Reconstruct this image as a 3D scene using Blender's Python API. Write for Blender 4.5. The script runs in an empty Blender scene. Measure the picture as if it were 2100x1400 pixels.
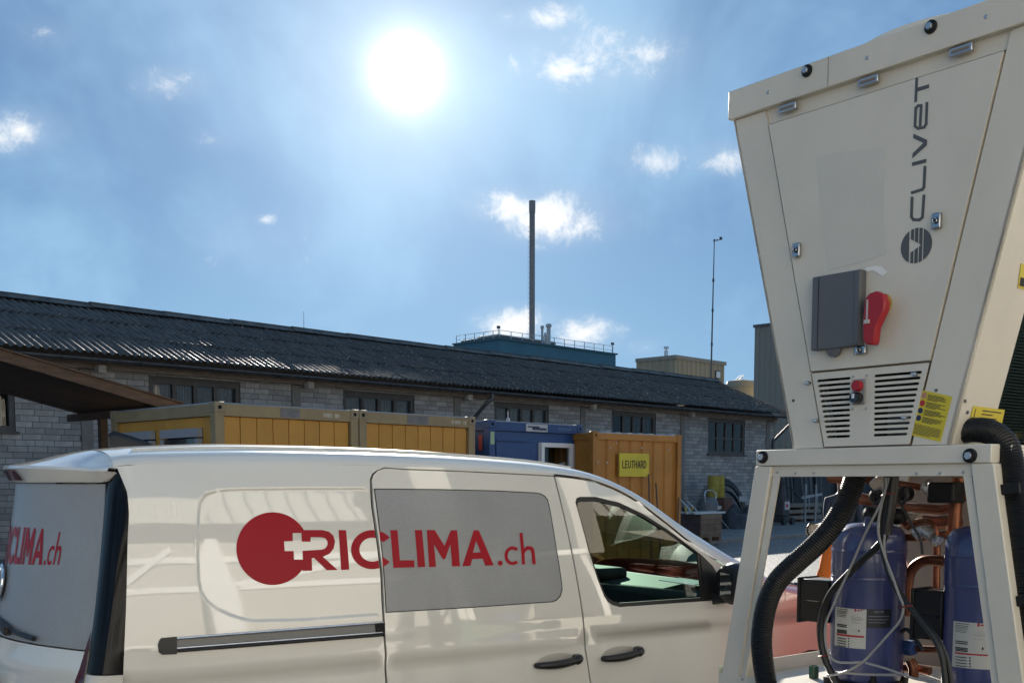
import bpy, math, random
from mathutils import Vector, Matrix
from mathutils.geometry import delaunay_2d_cdt
random.seed(7)
S = bpy.context.scene
COL = S.collection
R = math.radians

# ------------------------------------------------------------------ camera
F, CX, PITCH, ZC = 2250.0, 1050.0, R(5), 1.68
CY = 988 + F * math.tan(PITCH)
cd = bpy.data.cameras.new('camera'); cam = bpy.data.objects.new('camera', cd); COL.objects.link(cam)
cam.location = (0, 0, ZC); cam.rotation_euler = (R(90) - PITCH, 0, 0)
cd.sensor_width = 36; cd.lens = 36 * F / 2100; cd.shift_y = (CY - 700) / 2100
cd.clip_start = .05; cd.clip_end = 5000
S.camera = cam
S.view_settings.view_transform = 'Standard'; S.view_settings.look = 'None'
S.view_settings.exposure = 1.22; S.view_settings.gamma = 1
S.cycles.max_bounces = 6; S.cycles.transparent_max_bounces = 12; S.cycles.sample_clamp_indirect = 6
S.cycles.caustics_reflective = False; S.cycles.caustics_refractive = False

def ray(px, py):
    a = (px - CX) / F; b = (CY - py) / F
    return Vector((a, math.cos(PITCH) + b * math.sin(PITCH), -math.sin(PITCH) + b * math.cos(PITCH)))

# ------------------------------------------------------------------ sky and sun
SUN = ray(832, 148).normalized()
EL = math.asin(SUN.z); AZ = math.atan2(SUN.x, SUN.y)
sl = bpy.data.lights.new('sun', 'SUN'); sl.energy = 5.0; sl.angle = R(.53); sl.color = (1, .93, .82)
so = bpy.data.objects.new('sun', sl); COL.objects.link(so)
so.rotation_euler = (-SUN).to_track_quat('-Z', 'Y').to_euler(); so.location = SUN * 60

wd = bpy.data.worlds.new('World'); S.world = wd; wd.use_nodes = True
N = wd.node_tree.nodes; L = wd.node_tree.links
bg = N['Background']
def nd(t, **k):
    n = N.new(t)
    for a, v in k.items(): setattr(n, a, v)
    return n
def mth(op, a, b=None, c=None, clamp=False):
    n = nd('ShaderNodeMath', operation=op, use_clamp=clamp)
    for i, v in enumerate((a, b, c)):
        if v is None: continue
        if isinstance(v, (int, float)): n.inputs[i].default_value = v
        else: L.new(v, n.inputs[i])
    return n.outputs[0]
def vmt(op, a, b):
    n = nd('ShaderNodeVectorMath', operation=op)
    for i, v in enumerate((a, b)):
        if isinstance(v, (tuple, Vector)): n.inputs[i].default_value = tuple(v)
        elif isinstance(v, (int, float)): n.inputs['Scale'].default_value = v
        else: L.new(v, n.inputs[i])
    return n.outputs['Value'] if op in ('DOT_PRODUCT', 'DISTANCE', 'LENGTH') else n.outputs[0]
def mixc(f, a, b, bt='MIX'):
    n = nd('ShaderNodeMix', data_type='RGBA', blend_type=bt)
    for k, v in ((0, f), (6, a), (7, b)):
        if isinstance(v, (int, float)): n.inputs[k].default_value = v
        elif isinstance(v, tuple): n.inputs[k].default_value = v
        else: L.new(v, n.inputs[k])
    return n.outputs[2]
sky = nd('ShaderNodeTexSky', sky_type='NISHITA', sun_disc=False, sun_elevation=EL, sun_rotation=AZ,
         altitude=400, air_density=1.0, dust_density=.6, ozone_density=2.0)
tc = nd('ShaderNodeTexCoord'); D = vmt('NORMALIZE', tc.outputs['Generated'], (0, 0, 0))
# gentle compression of the sky's range, the same in every direction
gm = nd('ShaderNodeGamma'); L.new(sky.outputs[0], gm.inputs[0]); gm.inputs[1].default_value = .45
base = mixc(1.0, gm.outputs[0], (.50, .94, 1.55, 1), 'MULTIPLY')
dot = vmt('DOT_PRODUCT', D, SUN)
ang = mth('ARCCOSINE', mth('MINIMUM', dot, .999999))
# hazy aureole round the sun
core = mth('POWER', 2.718, mth('MULTIPLY', mth('POWER', mth('DIVIDE', ang, .0215), 2.0), -1.0))
halo = mth('POWER', 2.718, mth('DIVIDE', ang, -.056))
# thin high veil and small cumulus wisps
sx = nd('ShaderNodeSeparateXYZ'); L.new(D, sx.inputs[0])
zz = mth('MAXIMUM', mth('ADD', sx.outputs[2], .12), .03)
cb = nd('ShaderNodeCombineXYZ'); L.new(mth('DIVIDE', sx.outputs[0], zz), cb.inputs[0]); L.new(mth('DIVIDE', sx.outputs[1], zz), cb.inputs[1])
def noise(vec, sc, det, rough, dist=0.0, lac=2.0):
    n = nd('ShaderNodeTexNoise'); L.new(vec, n.inputs['Vector'])
    n.inputs['Scale'].default_value = sc; n.inputs['Detail'].default_value = det
    n.inputs['Roughness'].default_value = rough; n.inputs['Distortion'].default_value = dist; n.inputs['Lacunarity'].default_value = lac
    return n.outputs[0]
def mr(v, a, b, c=0.0, d=1.0, smooth=True):
    n = nd('ShaderNodeMapRange', interpolation_type='SMOOTHSTEP' if smooth else 'LINEAR'); L.new(v, n.inputs[0])
    for i, x in enumerate((a, b, c, d)): n.inputs[1 + i].default_value = x
    return n.outputs[0]
# wisps: (pixel centre, half width, half height, strength), held as directions round +Y
dy_ = mth('MAXIMUM', sx.outputs[1], .02)
uv = nd('ShaderNodeCombineXYZ'); L.new(mth('DIVIDE', sx.outputs[0], dy_), uv.inputs[0]); L.new(mth('MULTIPLY', mth('DIVIDE', sx.outputs[2], dy_), 2.2), uv.inputs[1])
veil = mth('MULTIPLY', mr(noise(D, 4.2, 5, .56, .3), .36, .70), .78)
nw = noise(D, 24, 10, .68, .30)
ns = noise(D, 6.0, 2, .5)
CL = [(1235, 122, 170, 1.0), (1195, 142, 105, 1.0), (1310, 108, 110, .9), (1130, 38, 80, .9), (1040, 35, 45, .55), (1045, 425, 85, 1.15), (1140, 445, 135, 1.1), (1230, 455, 100, .6), (1060, 668, 95, 1.15), (1180, 690, 100, 1.05),
      (350, 172, 80, .85), (35, 268, 105, 1.0), (1335, 330, 90, .6), (1500, 325, 85, .85), (545, 452, 34, .7), (520, 500, 190, .42), (95, 70, 90, .42), (1320, 712, 60, .55), (440, 285, 60, .45)]
cov = None
for px, py, hw, st in CL:
    r0 = ray(px, py); c0 = (r0.x / r0.y, 2.2 * r0.z / r0.y, 0)
    m = mth('MULTIPLY_ADD', vmt('DISTANCE', uv.outputs[0], c0), -st / (1.5 * hw / F), st)
    cov = m if cov is None else mth('MAXIMUM', cov, m)
cov = mth('MULTIPLY', cov, mth('GREATER_THAN', sx.outputs[1], .25))
far = mth('MULTIPLY', mr(ns, .58, .78), .75)                  # the same scattered wisps over the rest of the sky
cov = mth('MAXIMUM', cov, mth('MULTIPLY', far, mr(sx.outputs[1], .62, .40)))
dens = mr(mth('ADD', nw, mth('MULTIPLY', mth('SUBTRACT', cov, .62), .42)), .43, .76)
dens = mth('MULTIPLY', dens, mr(cov, .02, .35))
veil = mth('MAXIMUM', veil, mr(sx.outputs[2], .30, .04, 0, .5))
c1 = mixc(veil, base, (2.65, 4.55, 6.5, 1))
soft = mth('MULTIPLY', mr(cov, .05, 1.0), .34)
c2 = mixc(mth('ADD', mth('MULTIPLY', dens, .92), mth('MULTIPLY', soft, nw), None, True), c1, (7.3, 7.5, 7.7, 1))
hl = mixc(1.0, (5.6, 5.6, 5.3, 1), halo, 'MULTIPLY')
c3 = mixc(1.0, c2, hl, 'ADD')
cr = mixc(1.0, (12, 11.8, 11.2, 1), core, 'MULTIPLY')
glow = mixc(1.0, (.95, .95, .95, 1), mth('POWER', 2.718, mth('DIVIDE', ang, -.20)), 'MULTIPLY')
c4 = mixc(1.0, mixc(1.0, c3, cr, 'ADD'), glow, 'ADD')
L.new(c4, bg.inputs[0]); bg.inputs[1].default_value = .057
wd.cycles.sampling_method = 'MANUAL'; wd.cycles.sample_map_resolution = 1024

# ------------------------------------------------------------------ helpers
class Fr:
    """a ground frame: origin, heading; at() finds where a sight line meets a vertical plane of that frame"""
    def __init__(s, x, y, deg):
        s.o = (x, y); s.a = R(deg); s.c = math.cos(s.a); s.s = math.sin(s.a)
    def loc(s, p):
        dx = p[0] - s.o[0]; dy = p[1] - s.o[1]
        return Vector((dx * s.c + dy * s.s, -dx * s.s + dy * s.c, p[2]))
    def wor(s, p):
        return Vector((s.o[0] + p[0] * s.c - p[1] * s.s, s.o[1] + p[0] * s.s + p[1] * s.c, p[2]))
    def ld(s, r): return Vector((r[0] * s.c + r[1] * s.s, -r[0] * s.s + r[1] * s.c, r[2]))
    def at(s, px, py, y=0.0):
        o = s.loc((0, 0, ZC)); d = s.ld(ray(px, py)); return o + d * ((y - o.y) / d.y)
    def atx(s, px, py, x=0.0):
        o = s.loc((0, 0, ZC)); d = s.ld(ray(px, py)); return o + d * ((x - o.x) / d.x)
def atY(px, py, Y):
    r = ray(px, py); k = Y / r.y; return Vector((r.x * k, Y, ZC + r.z * k))
def gnd(px, py, z=0.0):
    r = ray(px, py); k = (z - ZC) / r.z; return Vector((r.x * k, r.y * k, z))

MATS = {}
def mat(name, col, rough=.5, metal=0.0, var=.0, vs=6.0, bump=0.0, bs=60.0, coat=0.0, spec=.5, col2=None, rnd=0.0, stretch=None, wave=0.0, wsc=5.0):
    if name in MATS: return MATS[name]
    m = bpy.data.materials.new(name); m.use_nodes = True; MATS[name] = m
    nt = m.node_tree; b = nt.nodes['Principled BSDF']
    b.inputs['Base Color'].default_value = (*col, 1); b.inputs['Roughness'].default_value = rough
    b.inputs['Metallic'].default_value = metal; b.inputs['Coat Weight'].default_value = coat; b.inputs['Coat Roughness'].default_value = .03
    b.inputs['Specular IOR Level'].default_value = spec
    tcn = nt.nodes.new('ShaderNodeTexCoord'); vec = tcn.outputs['Object']
    if stretch:
        mp = nt.nodes.new('ShaderNodeMapping'); mp.inputs['Scale'].default_value = stretch; nt.links.new(vec, mp.inputs[0]); vec = mp.outputs[0]
    last = None
    if var > 0 or col2:
        n = nt.nodes.new('ShaderNodeTexNoise'); n.inputs['Scale'].default_value = vs; n.inputs['Detail'].default_value = 7; n.inputs['Roughness'].default_value = .62
        nt.links.new(vec, n.inputs['Vector'])
        rp = nt.nodes.new('ShaderNodeValToRGB'); nt.links.new(n.outputs[0], rp.inputs[0])
        a = [max(0, c * (1 - var)) for c in col]; z = col2 or [min(1, c * (1 + var)) for c in col]
        rp.color_ramp.elements[0].position = .32; rp.color_ramp.elements[1].position = .70
        rp.color_ramp.elements[0].color = (*a, 1); rp.color_ramp.elements[1].color = (*z, 1)
        last = rp.outputs[0]
    if rnd > 0:
        g = nt.nodes.new('ShaderNodeNewGeometry'); oi = nt.nodes.new('ShaderNodeObjectInfo')
        ad = nt.nodes.new('ShaderNodeMath'); ad.operation = 'ADD'; nt.links.new(g.outputs['Random Per Island'], ad.inputs[0]); nt.links.new(oi.outputs['Random'], ad.inputs[1])
        fr = nt.nodes.new('ShaderNodeMath'); fr.operation = 'FRACT'; nt.links.new(ad.outputs[0], fr.inputs[0])
        mrn = nt.nodes.new('ShaderNodeMapRange'); nt.links.new(fr.outputs[0], mrn.inputs[0]); mrn.inputs[3].default_value = 1 - rnd; mrn.inputs[4].default_value = 1 + rnd
        hs = nt.nodes.new('ShaderNodeHueSaturation'); nt.links.new(mrn.outputs[0], hs.inputs['Value'])
        if last: nt.links.new(last, hs.inputs['Color'])
        else: hs.inputs['Color'].default_value = (*col, 1)
        last = hs.outputs[0]
    if last: nt.links.new(last, b.inputs['Base Color'])
    if wave > 0:
        n3 = nt.nodes.new('ShaderNodeTexNoise'); n3.inputs['Scale'].default_value = wsc; n3.inputs['Detail'].default_value = 2; nt.links.new(tcn.outputs['Object'], n3.inputs['Vector'])
        b3 = nt.nodes.new('ShaderNodeBump'); b3.inputs['Strength'].default_value = wave; b3.inputs['Distance'].default_value = .01; nt.links.new(n3.outputs[0], b3.inputs['Height'])
        nt.links.new(b3.outputs[0], b.inputs['Normal']); nt.links.new(b3.outputs[0], b.inputs['Coat Normal'])
    if bump > 0:
        n2 = nt.nodes.new('ShaderNodeTexNoise'); n2.inputs['Scale'].default_value = bs; n2.inputs['Detail'].default_value = 6
        nt.links.new(vec, n2.inputs['Vector'])
        bp = nt.nodes.new('ShaderNodeBump'); bp.inputs['Strength'].default_value = bump; bp.inputs['Distance'].default_value = .01
        nt.links.new(n2.outputs[0], bp.inputs['Height']); nt.links.new(bp.outputs[0], b.inputs['Normal'])
    return m
def glass(name, tint, refl=1.0, rough=.0, ior=1.5):
    if name in MATS: return MATS[name]
    m = bpy.data.materials.new(name); m.use_nodes = True; MATS[name] = m; nt = m.node_tree
    nt.nodes.remove(nt.nodes['Principled BSDF']); out = nt.nodes['Material Output']
    t = nt.nodes.new('ShaderNodeBsdfTransparent'); t.inputs[0].default_value = (*tint, 1)
    g = nt.nodes.new('ShaderNodeBsdfGlossy'); g.inputs['Roughness'].default_value = rough
    ge = nt.nodes.new('ShaderNodeNewGeometry'); dt = nt.nodes.new('ShaderNodeVectorMath'); dt.operation = 'DOT_PRODUCT'
    nt.links.new(ge.outputs['Incoming'], dt.inputs[0]); nt.links.new(ge.outputs['Normal'], dt.inputs[1])
    def mm(op, x, y=None):
        n = nt.nodes.new('ShaderNodeMath'); n.operation = op; n.use_clamp = op != 'ABSOLUTE'
        for i, v in enumerate((x, y)):
            if v is None: continue
            if isinstance(v, (int, float)): n.inputs[i].default_value = v
            else: nt.links.new(v, n.inputs[i])
        return n.outputs[0]
    f0 = min(.5, .055 * refl)   # Schlick reflectance, the same from both sides of the pane
    mu = mm('ADD', mm('MULTIPLY', mm('POWER', mm('SUBTRACT', 1.0, mm('ABSOLUTE', dt.outputs['Value'])), 5.0), 1 - f0), f0)
    mx = nt.nodes.new('ShaderNodeMixShader'); nt.links.new(mu, mx.inputs[0]); nt.links.new(t.outputs[0], mx.inputs[1]); nt.links.new(g.outputs[0], mx.inputs[2])
    nt.links.new(mx.outputs[0], out.inputs[0]); return m

def tag(o, label=None, cat=None, group=None, kind=None):
    if label: o['label'] = label
    if cat: o['category'] = cat
    if group: o['group'] = group
    if kind: o['kind'] = kind
    return o
def empty(name, loc, deg=0.0, label=None, cat=None, group=None):
    o = bpy.data.objects.new(name, None); COL.objects.link(o); o.location = loc; o.rotation_euler = (0, 0, R(deg)); o.empty_display_size = .2
    return tag(o, label, cat, group)
def link(name, me, m=None, parent=None, loc=None, rot=None, sc=None):
    o = bpy.data.objects.new(name, me); COL.objects.link(o)
    if m is not None and not me.materials: me.materials.append(m)
    if parent is not None: o.parent = parent
    if loc is not None: o.location = loc
    if rot is not None: o.rotation_euler = rot
    if sc is not None: o.scale = sc
    return o

class MB:
    def __init__(s): s.v = []; s.f = []
    def add(s, vs, fs):
        b = len(s.v); s.v += [tuple(p) for p in vs]; s.f += [tuple(b + i for i in q) for q in fs]; return s
    def box(s, x0, x1, y0, y1, z0, z1):
        return s.add([(x0, y0, z0), (x1, y0, z0), (x1, y1, z0), (x0, y1, z0), (x0, y0, z1), (x1, y0, z1), (x1, y1, z1), (x0, y1, z1)],
                     [(0, 3, 2, 1), (4, 5, 6, 7), (0, 1, 5, 4), (1, 2, 6, 5), (2, 3, 7, 6), (3, 0, 4, 7)])
    def hexa(s, a, b):
        """two quads (same order) joined into a solid"""
        return s.add(list(a) + list(b), [(3, 2, 1, 0), (4, 5, 6, 7), (0, 1, 5, 4), (1, 2, 6, 5), (2, 3, 7, 6), (3, 0, 4, 7)])
    def bar(s, p, q, w, h, up=(0, 0, 1)):
        p = Vector(p); q = Vector(q); d = (q - p).normalized(); up = Vector(up)
        if abs(d.dot(up)) > .98: up = Vector((0, 1, 0))
        r = d.cross(up).normalized() * (w / 2); u = r.cross(d).normalized() * (h / 2)
        return s.hexa([p - r - u, p + r - u, p + r + u, p - r + u], [q - r - u, q + r - u, q + r + u, q - r + u])
    def tube(s, path, rad, seg=10, caps=True):
        path = [Vector(p) for p in path]; n = len(path); rings = []
        t0 = (path[1] - path[0]).normalized(); ref = Vector((0, 0, 1)) if abs(t0.z) < .9 else Vector((1, 0, 0))
        nrm = t0.cross(ref).normalized()
        for i, p in enumerate(path):
            t = (path[min(i + 1, n - 1)] - path[max(i - 1, 0)]).normalized()
            nrm = (nrm - t * nrm.dot(t)).normalized(); bn = t.cross(nrm)
            r = rad[i] if isinstance(rad, (list, tuple)) else rad
            rings.append([p + (nrm * math.cos(6.28319 * k / seg) + bn * math.sin(6.28319 * k / seg)) * r for k in range(seg)])
        vs = [v for rg in rings for v in rg]; fs = []
        for i in range(n - 1):
            for k in range(seg):
                a = i * seg + k; b = i * seg + (k + 1) % seg; fs.append((a, b, b + seg, a + seg))
        if caps: fs.append(tuple(range(seg - 1, -1, -1))); fs.append(tuple((n - 1) * seg + k for k in range(seg)))
        return s.add(vs, fs)
    def cyl(s, p, q, r0, r1=None, seg=16): return s.tube([p, q], [r0, r0 if r1 is None else r1], seg)
    def lathe(s, prof, c=(0, 0, 0), seg=32, axis='Z'):
        vs = []; n = len(prof)
        for r, h in prof:
            for k in range(seg):
                a = 6.28319 * k / seg; x, y = r * math.cos(a), r * math.sin(a)
                p = (x, y, h) if axis == 'Z' else ((x, h, y) if axis == 'Y' else (h, x, y))
                vs.append((c[0] + p[0], c[1] + p[1], c[2] + p[2]))
        fs = [(i * seg + k, i * seg + (k + 1) % seg, (i + 1) * seg + (k + 1) % seg, (i + 1) * seg + k) for i in range(n - 1) for k in range(seg)]
        if axis == 'Y': fs = [q[::-1] for q in fs]
        fs.append(tuple(range(seg - 1, -1, -1))); fs.append(tuple((n - 1) * seg + k for k in range(seg)))
        return s.add(vs, fs)
    def prism(s, poly, fn, d):
        """polygon of 2-D points; fn(p, depth) -> 3-D"""
        n = len(poly); s.add([fn(p, 0) for p in poly] + [fn(p, d) for p in poly], [tuple(range(n)), tuple(range(2 * n - 1, n - 1, -1))] + [(i, i + n, (i + 1) % n + n, (i + 1) % n) for i in range(n)])
        return s
    def build(s, name, m, parent=None, smooth=False, bevel=0.0, loc=None, rot=None, seg=2):
        me = bpy.data.meshes.new(name); me.from_pydata(s.v, [], s.f); me.validate(); me.update()
        import bmesh
        bm = bmesh.new(); bm.from_mesh(me); bmesh.ops.recalc_face_normals(bm, faces=bm.faces); bm.to_mesh(me); bm.free()
        o = link(name, me, m, parent, loc, rot)
        if smooth:
            me.shade_smooth()
            md = me.attributes
            try: me.set_sharp_from_angle(angle=R(38))
            except Exception: pass
        if bevel > 0:
            b = o.modifiers.new('bevel', 'BEVEL'); b.width = bevel; b.segments = seg; b.limit_method = 'ANGLE'; b.angle_limit = R(40); b.harden_normals = False
            if not smooth: me.shade_smooth(); me.set_sharp_from_angle(angle=R(30))
        return o
def boxo(name, b, m, parent=None, bevel=0.0): return MB().box(*b).build(name, m, parent, bevel=bevel)

def spline(pts, n=8):
    pts = [Vector(p) for p in pts]; out = []
    for i in range(len(pts) - 1):
        p0 = pts[max(i - 1, 0)]; p1 = pts[i]; p2 = pts[i + 1]; p3 = pts[min(i + 2, len(pts) - 1)]
        for k in range(n):
            t = k / n
            out.append(.5 * ((2 * p1) + (p2 - p0) * t + (2 * p0 - 5 * p1 + 4 * p2 - p3) * t * t + (3 * p1 - p0 - 3 * p2 + p3) * t ** 3))
    out.append(pts[-1]); return out
def resample(path, step):
    out = [path[0].copy()]; acc = 0.0
    for a, b in zip(path, path[1:]):
        l = (b - a).length; t = step - acc
        while t <= l: out.append(a.lerp(b, t / l)); t += step
        acc = (acc + l) % step if l else acc
        acc = l - (t - step)
    return out
def corr(path, r, pitch, depth, seg=18):
    """corrugated hose"""
    mb = MB(); rs = resample(spline(path, 14), pitch / 4)
    return mb.tube(rs, [r - (depth if (i % 4) in (0,) else (depth * .45 if (i % 4) in (1, 3) else 0)) for i in range(len(rs))], seg)

def inside(p, poly):
    x, y = p; c = False; n = len(poly); j = n - 1
    for i in range(n):
        xi, yi = poly[i]; xj, yj = poly[j]
        if (yi > y) != (yj > y) and x < (xj - xi) * (y - yi) / (yj - yi) + xi: c = not c
        j = i
    return c
def densify(poly, st):
    out = []
    for i, p in enumerate(poly):
        q = poly[(i + 1) % len(poly)]; l = math.hypot(q[0] - p[0], q[1] - p[1]); n = max(1, int(l / st))
        out += [(p[0] + (q[0] - p[0]) * k / n, p[1] + (q[1] - p[1]) * k / n) for k in range(n)]
    return out
def tri2d(polys, holes=(), step=None, extra=()):
    """triangulate the union of polygons minus holes"""
    vs = []; es = []
    if step: polys = [densify(p, step) for p in polys]; holes = [densify(h, step) for h in holes]
    for p in list(polys) + list(holes):
        b = len(vs); vs += [Vector((float(x), float(y))) for x, y in p]; es += [(b + i, b + (i + 1) % len(p)) for i in range(len(p))]
    if step:
        x0 = min(v.x for v in vs); x1 = max(v.x for v in vs); y0 = min(v.y for v in vs); y1 = max(v.y for v in vs)
        nx = int((x1 - x0) / step) + 1; ny = int((y1 - y0) / step) + 1
        for i in range(1, nx):
            for j in range(1, ny):
                q = (x0 + (x1 - x0) * i / nx, y0 + (y1 - y0) * j / ny)
                if any(inside(q, p) for p in polys) and not any(inside(q, h) for h in holes): vs.append(Vector(q))
    vs += [Vector(q) for q in extra]
    rv, re, rf, _, _, _ = delaunay_2d_cdt(vs, es, [], 0, 1e-7)
    out = []
    for f in rf:
        c = ((rv[f[0]].x + rv[f[1]].x + rv[f[2]].x) / 3, (rv[f[0]].y + rv[f[1]].y + rv[f[2]].y) / 3)
        if any(inside(c, p) for p in polys) and not any(inside(c, h) for h in holes): out.append(tuple(f))
    used = sorted({i for f in out for i in f}); mp = {o: n for n, o in enumerate(used)}
    return [(rv[i].x, rv[i].y) for i in used], [tuple(mp[i] for i in f) for f in out]
def surf(name, polys, fn, m, parent, holes=(), step=None, thick=0.0, flip=False, extra=(), eps=.003):
    """a sheet-metal panel: 2-D outline with holes laid on the surface fn(x, y) -> point, edges turned inwards"""
    P, T = tri2d(polys, holes, step, extra)
    V = [Vector(fn(x, y)) for x, y in P]; NN = []
    for x, y in P:
        n = (Vector(fn(x + eps, y)) - Vector(fn(x - eps, y))).cross(Vector(fn(x, y + eps)) - Vector(fn(x, y - eps))).normalized()
        NN.append(-n if flip else n)
    Fs = []
    for t in T:
        a, b, c = t; n = (V[b] - V[a]).cross(V[c] - V[a])
        Fs.append(t if n.dot(NN[a]) > 0 else (a, c, b))
    if thick:
        ec = {}
        for t in Fs:
            for i in range(3):
                e = (t[i], t[(i + 1) % 3]); ec[tuple(sorted(e))] = None if tuple(sorted(e)) in ec else e
        for k, e in list(ec.items()):
            if e is None: continue
            a, b = e; va, vb = V[a], V[b]; wa, wb = va - NN[a] * thick, vb - NN[b] * thick
            bi = len(V); V += [va, vb, wb, wa]; fn_ = (va - vb).cross(wb - vb).normalized(); NN += [fn_] * 4; Fs.append((bi, bi + 3, bi + 2, bi + 1))
            fn2 = (V[bi + 3] - V[bi]).cross(V[bi + 2] - V[bi]).normalized(); NN[-4:] = [fn2] * 4
    me = bpy.data.meshes.new(name); me.from_pydata([tuple(v) for v in V], [], Fs); me.update(); me.shade_smooth()
    me.normals_split_custom_set_from_vertices([tuple(n) for n in NN])
    return link(name, me, m, parent)
def grid(name, rows, m, parent, smooth=True, solid=0.0):
    """rows of points -> quad sheet"""
    w = len(rows[0]); vs = [tuple(p) for r in rows for p in r]
    fs = [(i * w + k, i * w + k + 1, (i + 1) * w + k + 1, (i + 1) * w + k) for i in range(len(rows) - 1) for k in range(w - 1)]
    me = bpy.data.meshes.new(name); me.from_pydata(vs, [], fs); me.update()
    if smooth: me.shade_smooth()
    o = link(name, me, m, parent)
    if solid:
        sd = o.modifiers.new('s', 'SOLIDIFY'); sd.thickness = solid; sd.offset = -1
    return o
def lerpt(tab, x):
    if x <= tab[0][0]: return tab[0][1]
    for (a, b), (c, d) in zip(tab, tab[1:]):
        if x <= c: return b + (d - b) * (x - a) / (c - a)
    return tab[-1][1]
def smt(tab, x):
    """monotone cubic through a table"""
    n = len(tab)
    if x <= tab[0][0]: return tab[0][1]
    if x >= tab[-1][0]: return tab[-1][1]
    i = max(k for k in range(n - 1) if tab[k][0] <= x)
    def sl(k):
        if k <= 0 or k >= n - 1: j = min(max(k, 0), n - 2) if k <= 0 else n - 2; return (tab[j + 1][1] - tab[j][1]) / (tab[j + 1][0] - tab[j][0])
        a = (tab[k][1] - tab[k - 1][1]) / (tab[k][0] - tab[k - 1][0]); b = (tab[k + 1][1] - tab[k][1]) / (tab[k + 1][0] - tab[k][0])
        return 0 if a * b <= 0 else 2 * a * b / (a + b)
    h = tab[i + 1][0] - tab[i][0]; t = (x - tab[i][0]) / h
    return (2 * t ** 3 - 3 * t * t + 1) * tab[i][1] + (t ** 3 - 2 * t * t + t) * h * sl(i) + (-2 * t ** 3 + 3 * t * t) * tab[i + 1][1] + (t ** 3 - t * t) * h * sl(i + 1)
def stroke(pts, w, closed=False):
    """polyline -> quads with mitred overlaps"""
    out = []
    for (x0, y0), (x1, y1) in zip(pts, pts[1:]):
        l = math.hypot(x1 - x0, y1 - y0); dx, dy = (x1 - x0) / l, (y1 - y0) / l; ex, ey = dx * w * .35, dy * w * .35; nx, ny = -dy * w / 2, dx * w / 2
        out.append([(x0 - ex + nx, y0 - ey + ny), (x0 - ex - nx, y0 - ey - ny), (x1 + ex - nx, y1 + ey - ny), (x1 + ex + nx, y1 + ey + ny)])
    return out
def ell(cx, cy, rx, ry=None, n=48, a0=0, a1=360):
    ry = rx if ry is None else ry
    full = a1 - a0 >= 360
    return [(cx + rx * math.cos(R(a0 + (a1 - a0) * k / (n if full else n - 1))), cy + ry * math.sin(R(a0 + (a1 - a0) * k / (n if full else n - 1)))) for k in range(n)]
def arcband(cx, cy, rx, ry, ix, iy, a0, a1, n=28): return ell(cx, cy, rx, ry, n, a0, a1) + ell(cx, cy, ix, iy, n, a0, a1)[::-1]
def text_mesh(txt, name):
    c = bpy.data.curves.new(name, 'FONT'); c.body = txt; c.align_x = 'CENTER'; c.align_y = 'CENTER'; c.size = 1
    o = bpy.data.objects.new(name, c); COL.objects.link(o); bpy.context.view_layer.update()
    me = bpy.data.meshes.new_from_object(o.evaluated_get(bpy.context.evaluated_depsgraph_get())); bpy.data.objects.remove(o); return me
# ------------------------------------------------------------------ ground
M_asph = mat('asphalt', (.052, .052, .054), .52, var=.35, vs=2.2, bump=.9, bs=70, col2=(.085, .083, .08))
M_conc = mat('concrete_paving', (.16, .16, .155), .75, var=.25, vs=1.4, bump=.4, bs=40)
M_kerb = mat('kerb_concrete', (.20, .195, .185), .7, var=.2, vs=4, bump=.3)
nt = M_asph.node_tree  # stone chips showing in the worn surface
tcn = nt.nodes.new('ShaderNodeTexCoord'); vo = nt.nodes.new('ShaderNodeTexVoronoi'); vo.inputs['Scale'].default_value = 42
nt.links.new(tcn.outputs['Object'], vo.inputs['Vector'])
rp = nt.nodes.new('ShaderNodeValToRGB'); nt.links.new(vo.outputs['Color'], rp.inputs[0])
rp.color_ramp.elements[0].position = .55; rp.color_ramp.elements[0].color = (1, 1, 1, 1); rp.color_ramp.elements[1].position = .95; rp.color_ramp.elements[1].color = (7.0, 6.9, 6.6, 1)
bs_ = nt.nodes['Principled BSDF']; src = bs_.inputs['Base Color'].links[0].from_socket
mu = nt.nodes.new('ShaderNodeMix'); mu.data_type = 'RGBA'; mu.blend_type = 'MULTIPLY'; mu.inputs[0].default_value = 1
nt.links.new(src, mu.inputs[6]); nt.links.new(rp.outputs[0], mu.inputs[7]); nt.links.new(mu.outputs[2], bs_.inputs['Base Color'])
g = MB().add([(-1500, -600, 0), (1500, -600, 0), (1500, 2500, 0), (-1500, 2500, 0)], [(0, 1, 2, 3)]).build('ground', M_asph)
tag(g, kind='structure')
WF = Fr(-8.71, 24.5, 46.3)
WO = (-8.71, 24.5, 0)
pav = MB().box(-30, 70, -6.30, 30, -.3, .10).build('pavement', M_conc, loc=WO, rot=(0, 0, R(46.3)))
tag(pav, kind='structure')
kme = MB().box(0, .99, -6.47, -6.305, -.2, .105).build('kerb_stone', M_kerb, pav, bevel=.015)
kme.location = (-8, 0, 0)
for i in range(1, 52):
    c = kme.copy(); COL.objects.link(c); c.location = (-8 + i, 0, random.uniform(-.004, .004))

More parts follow.
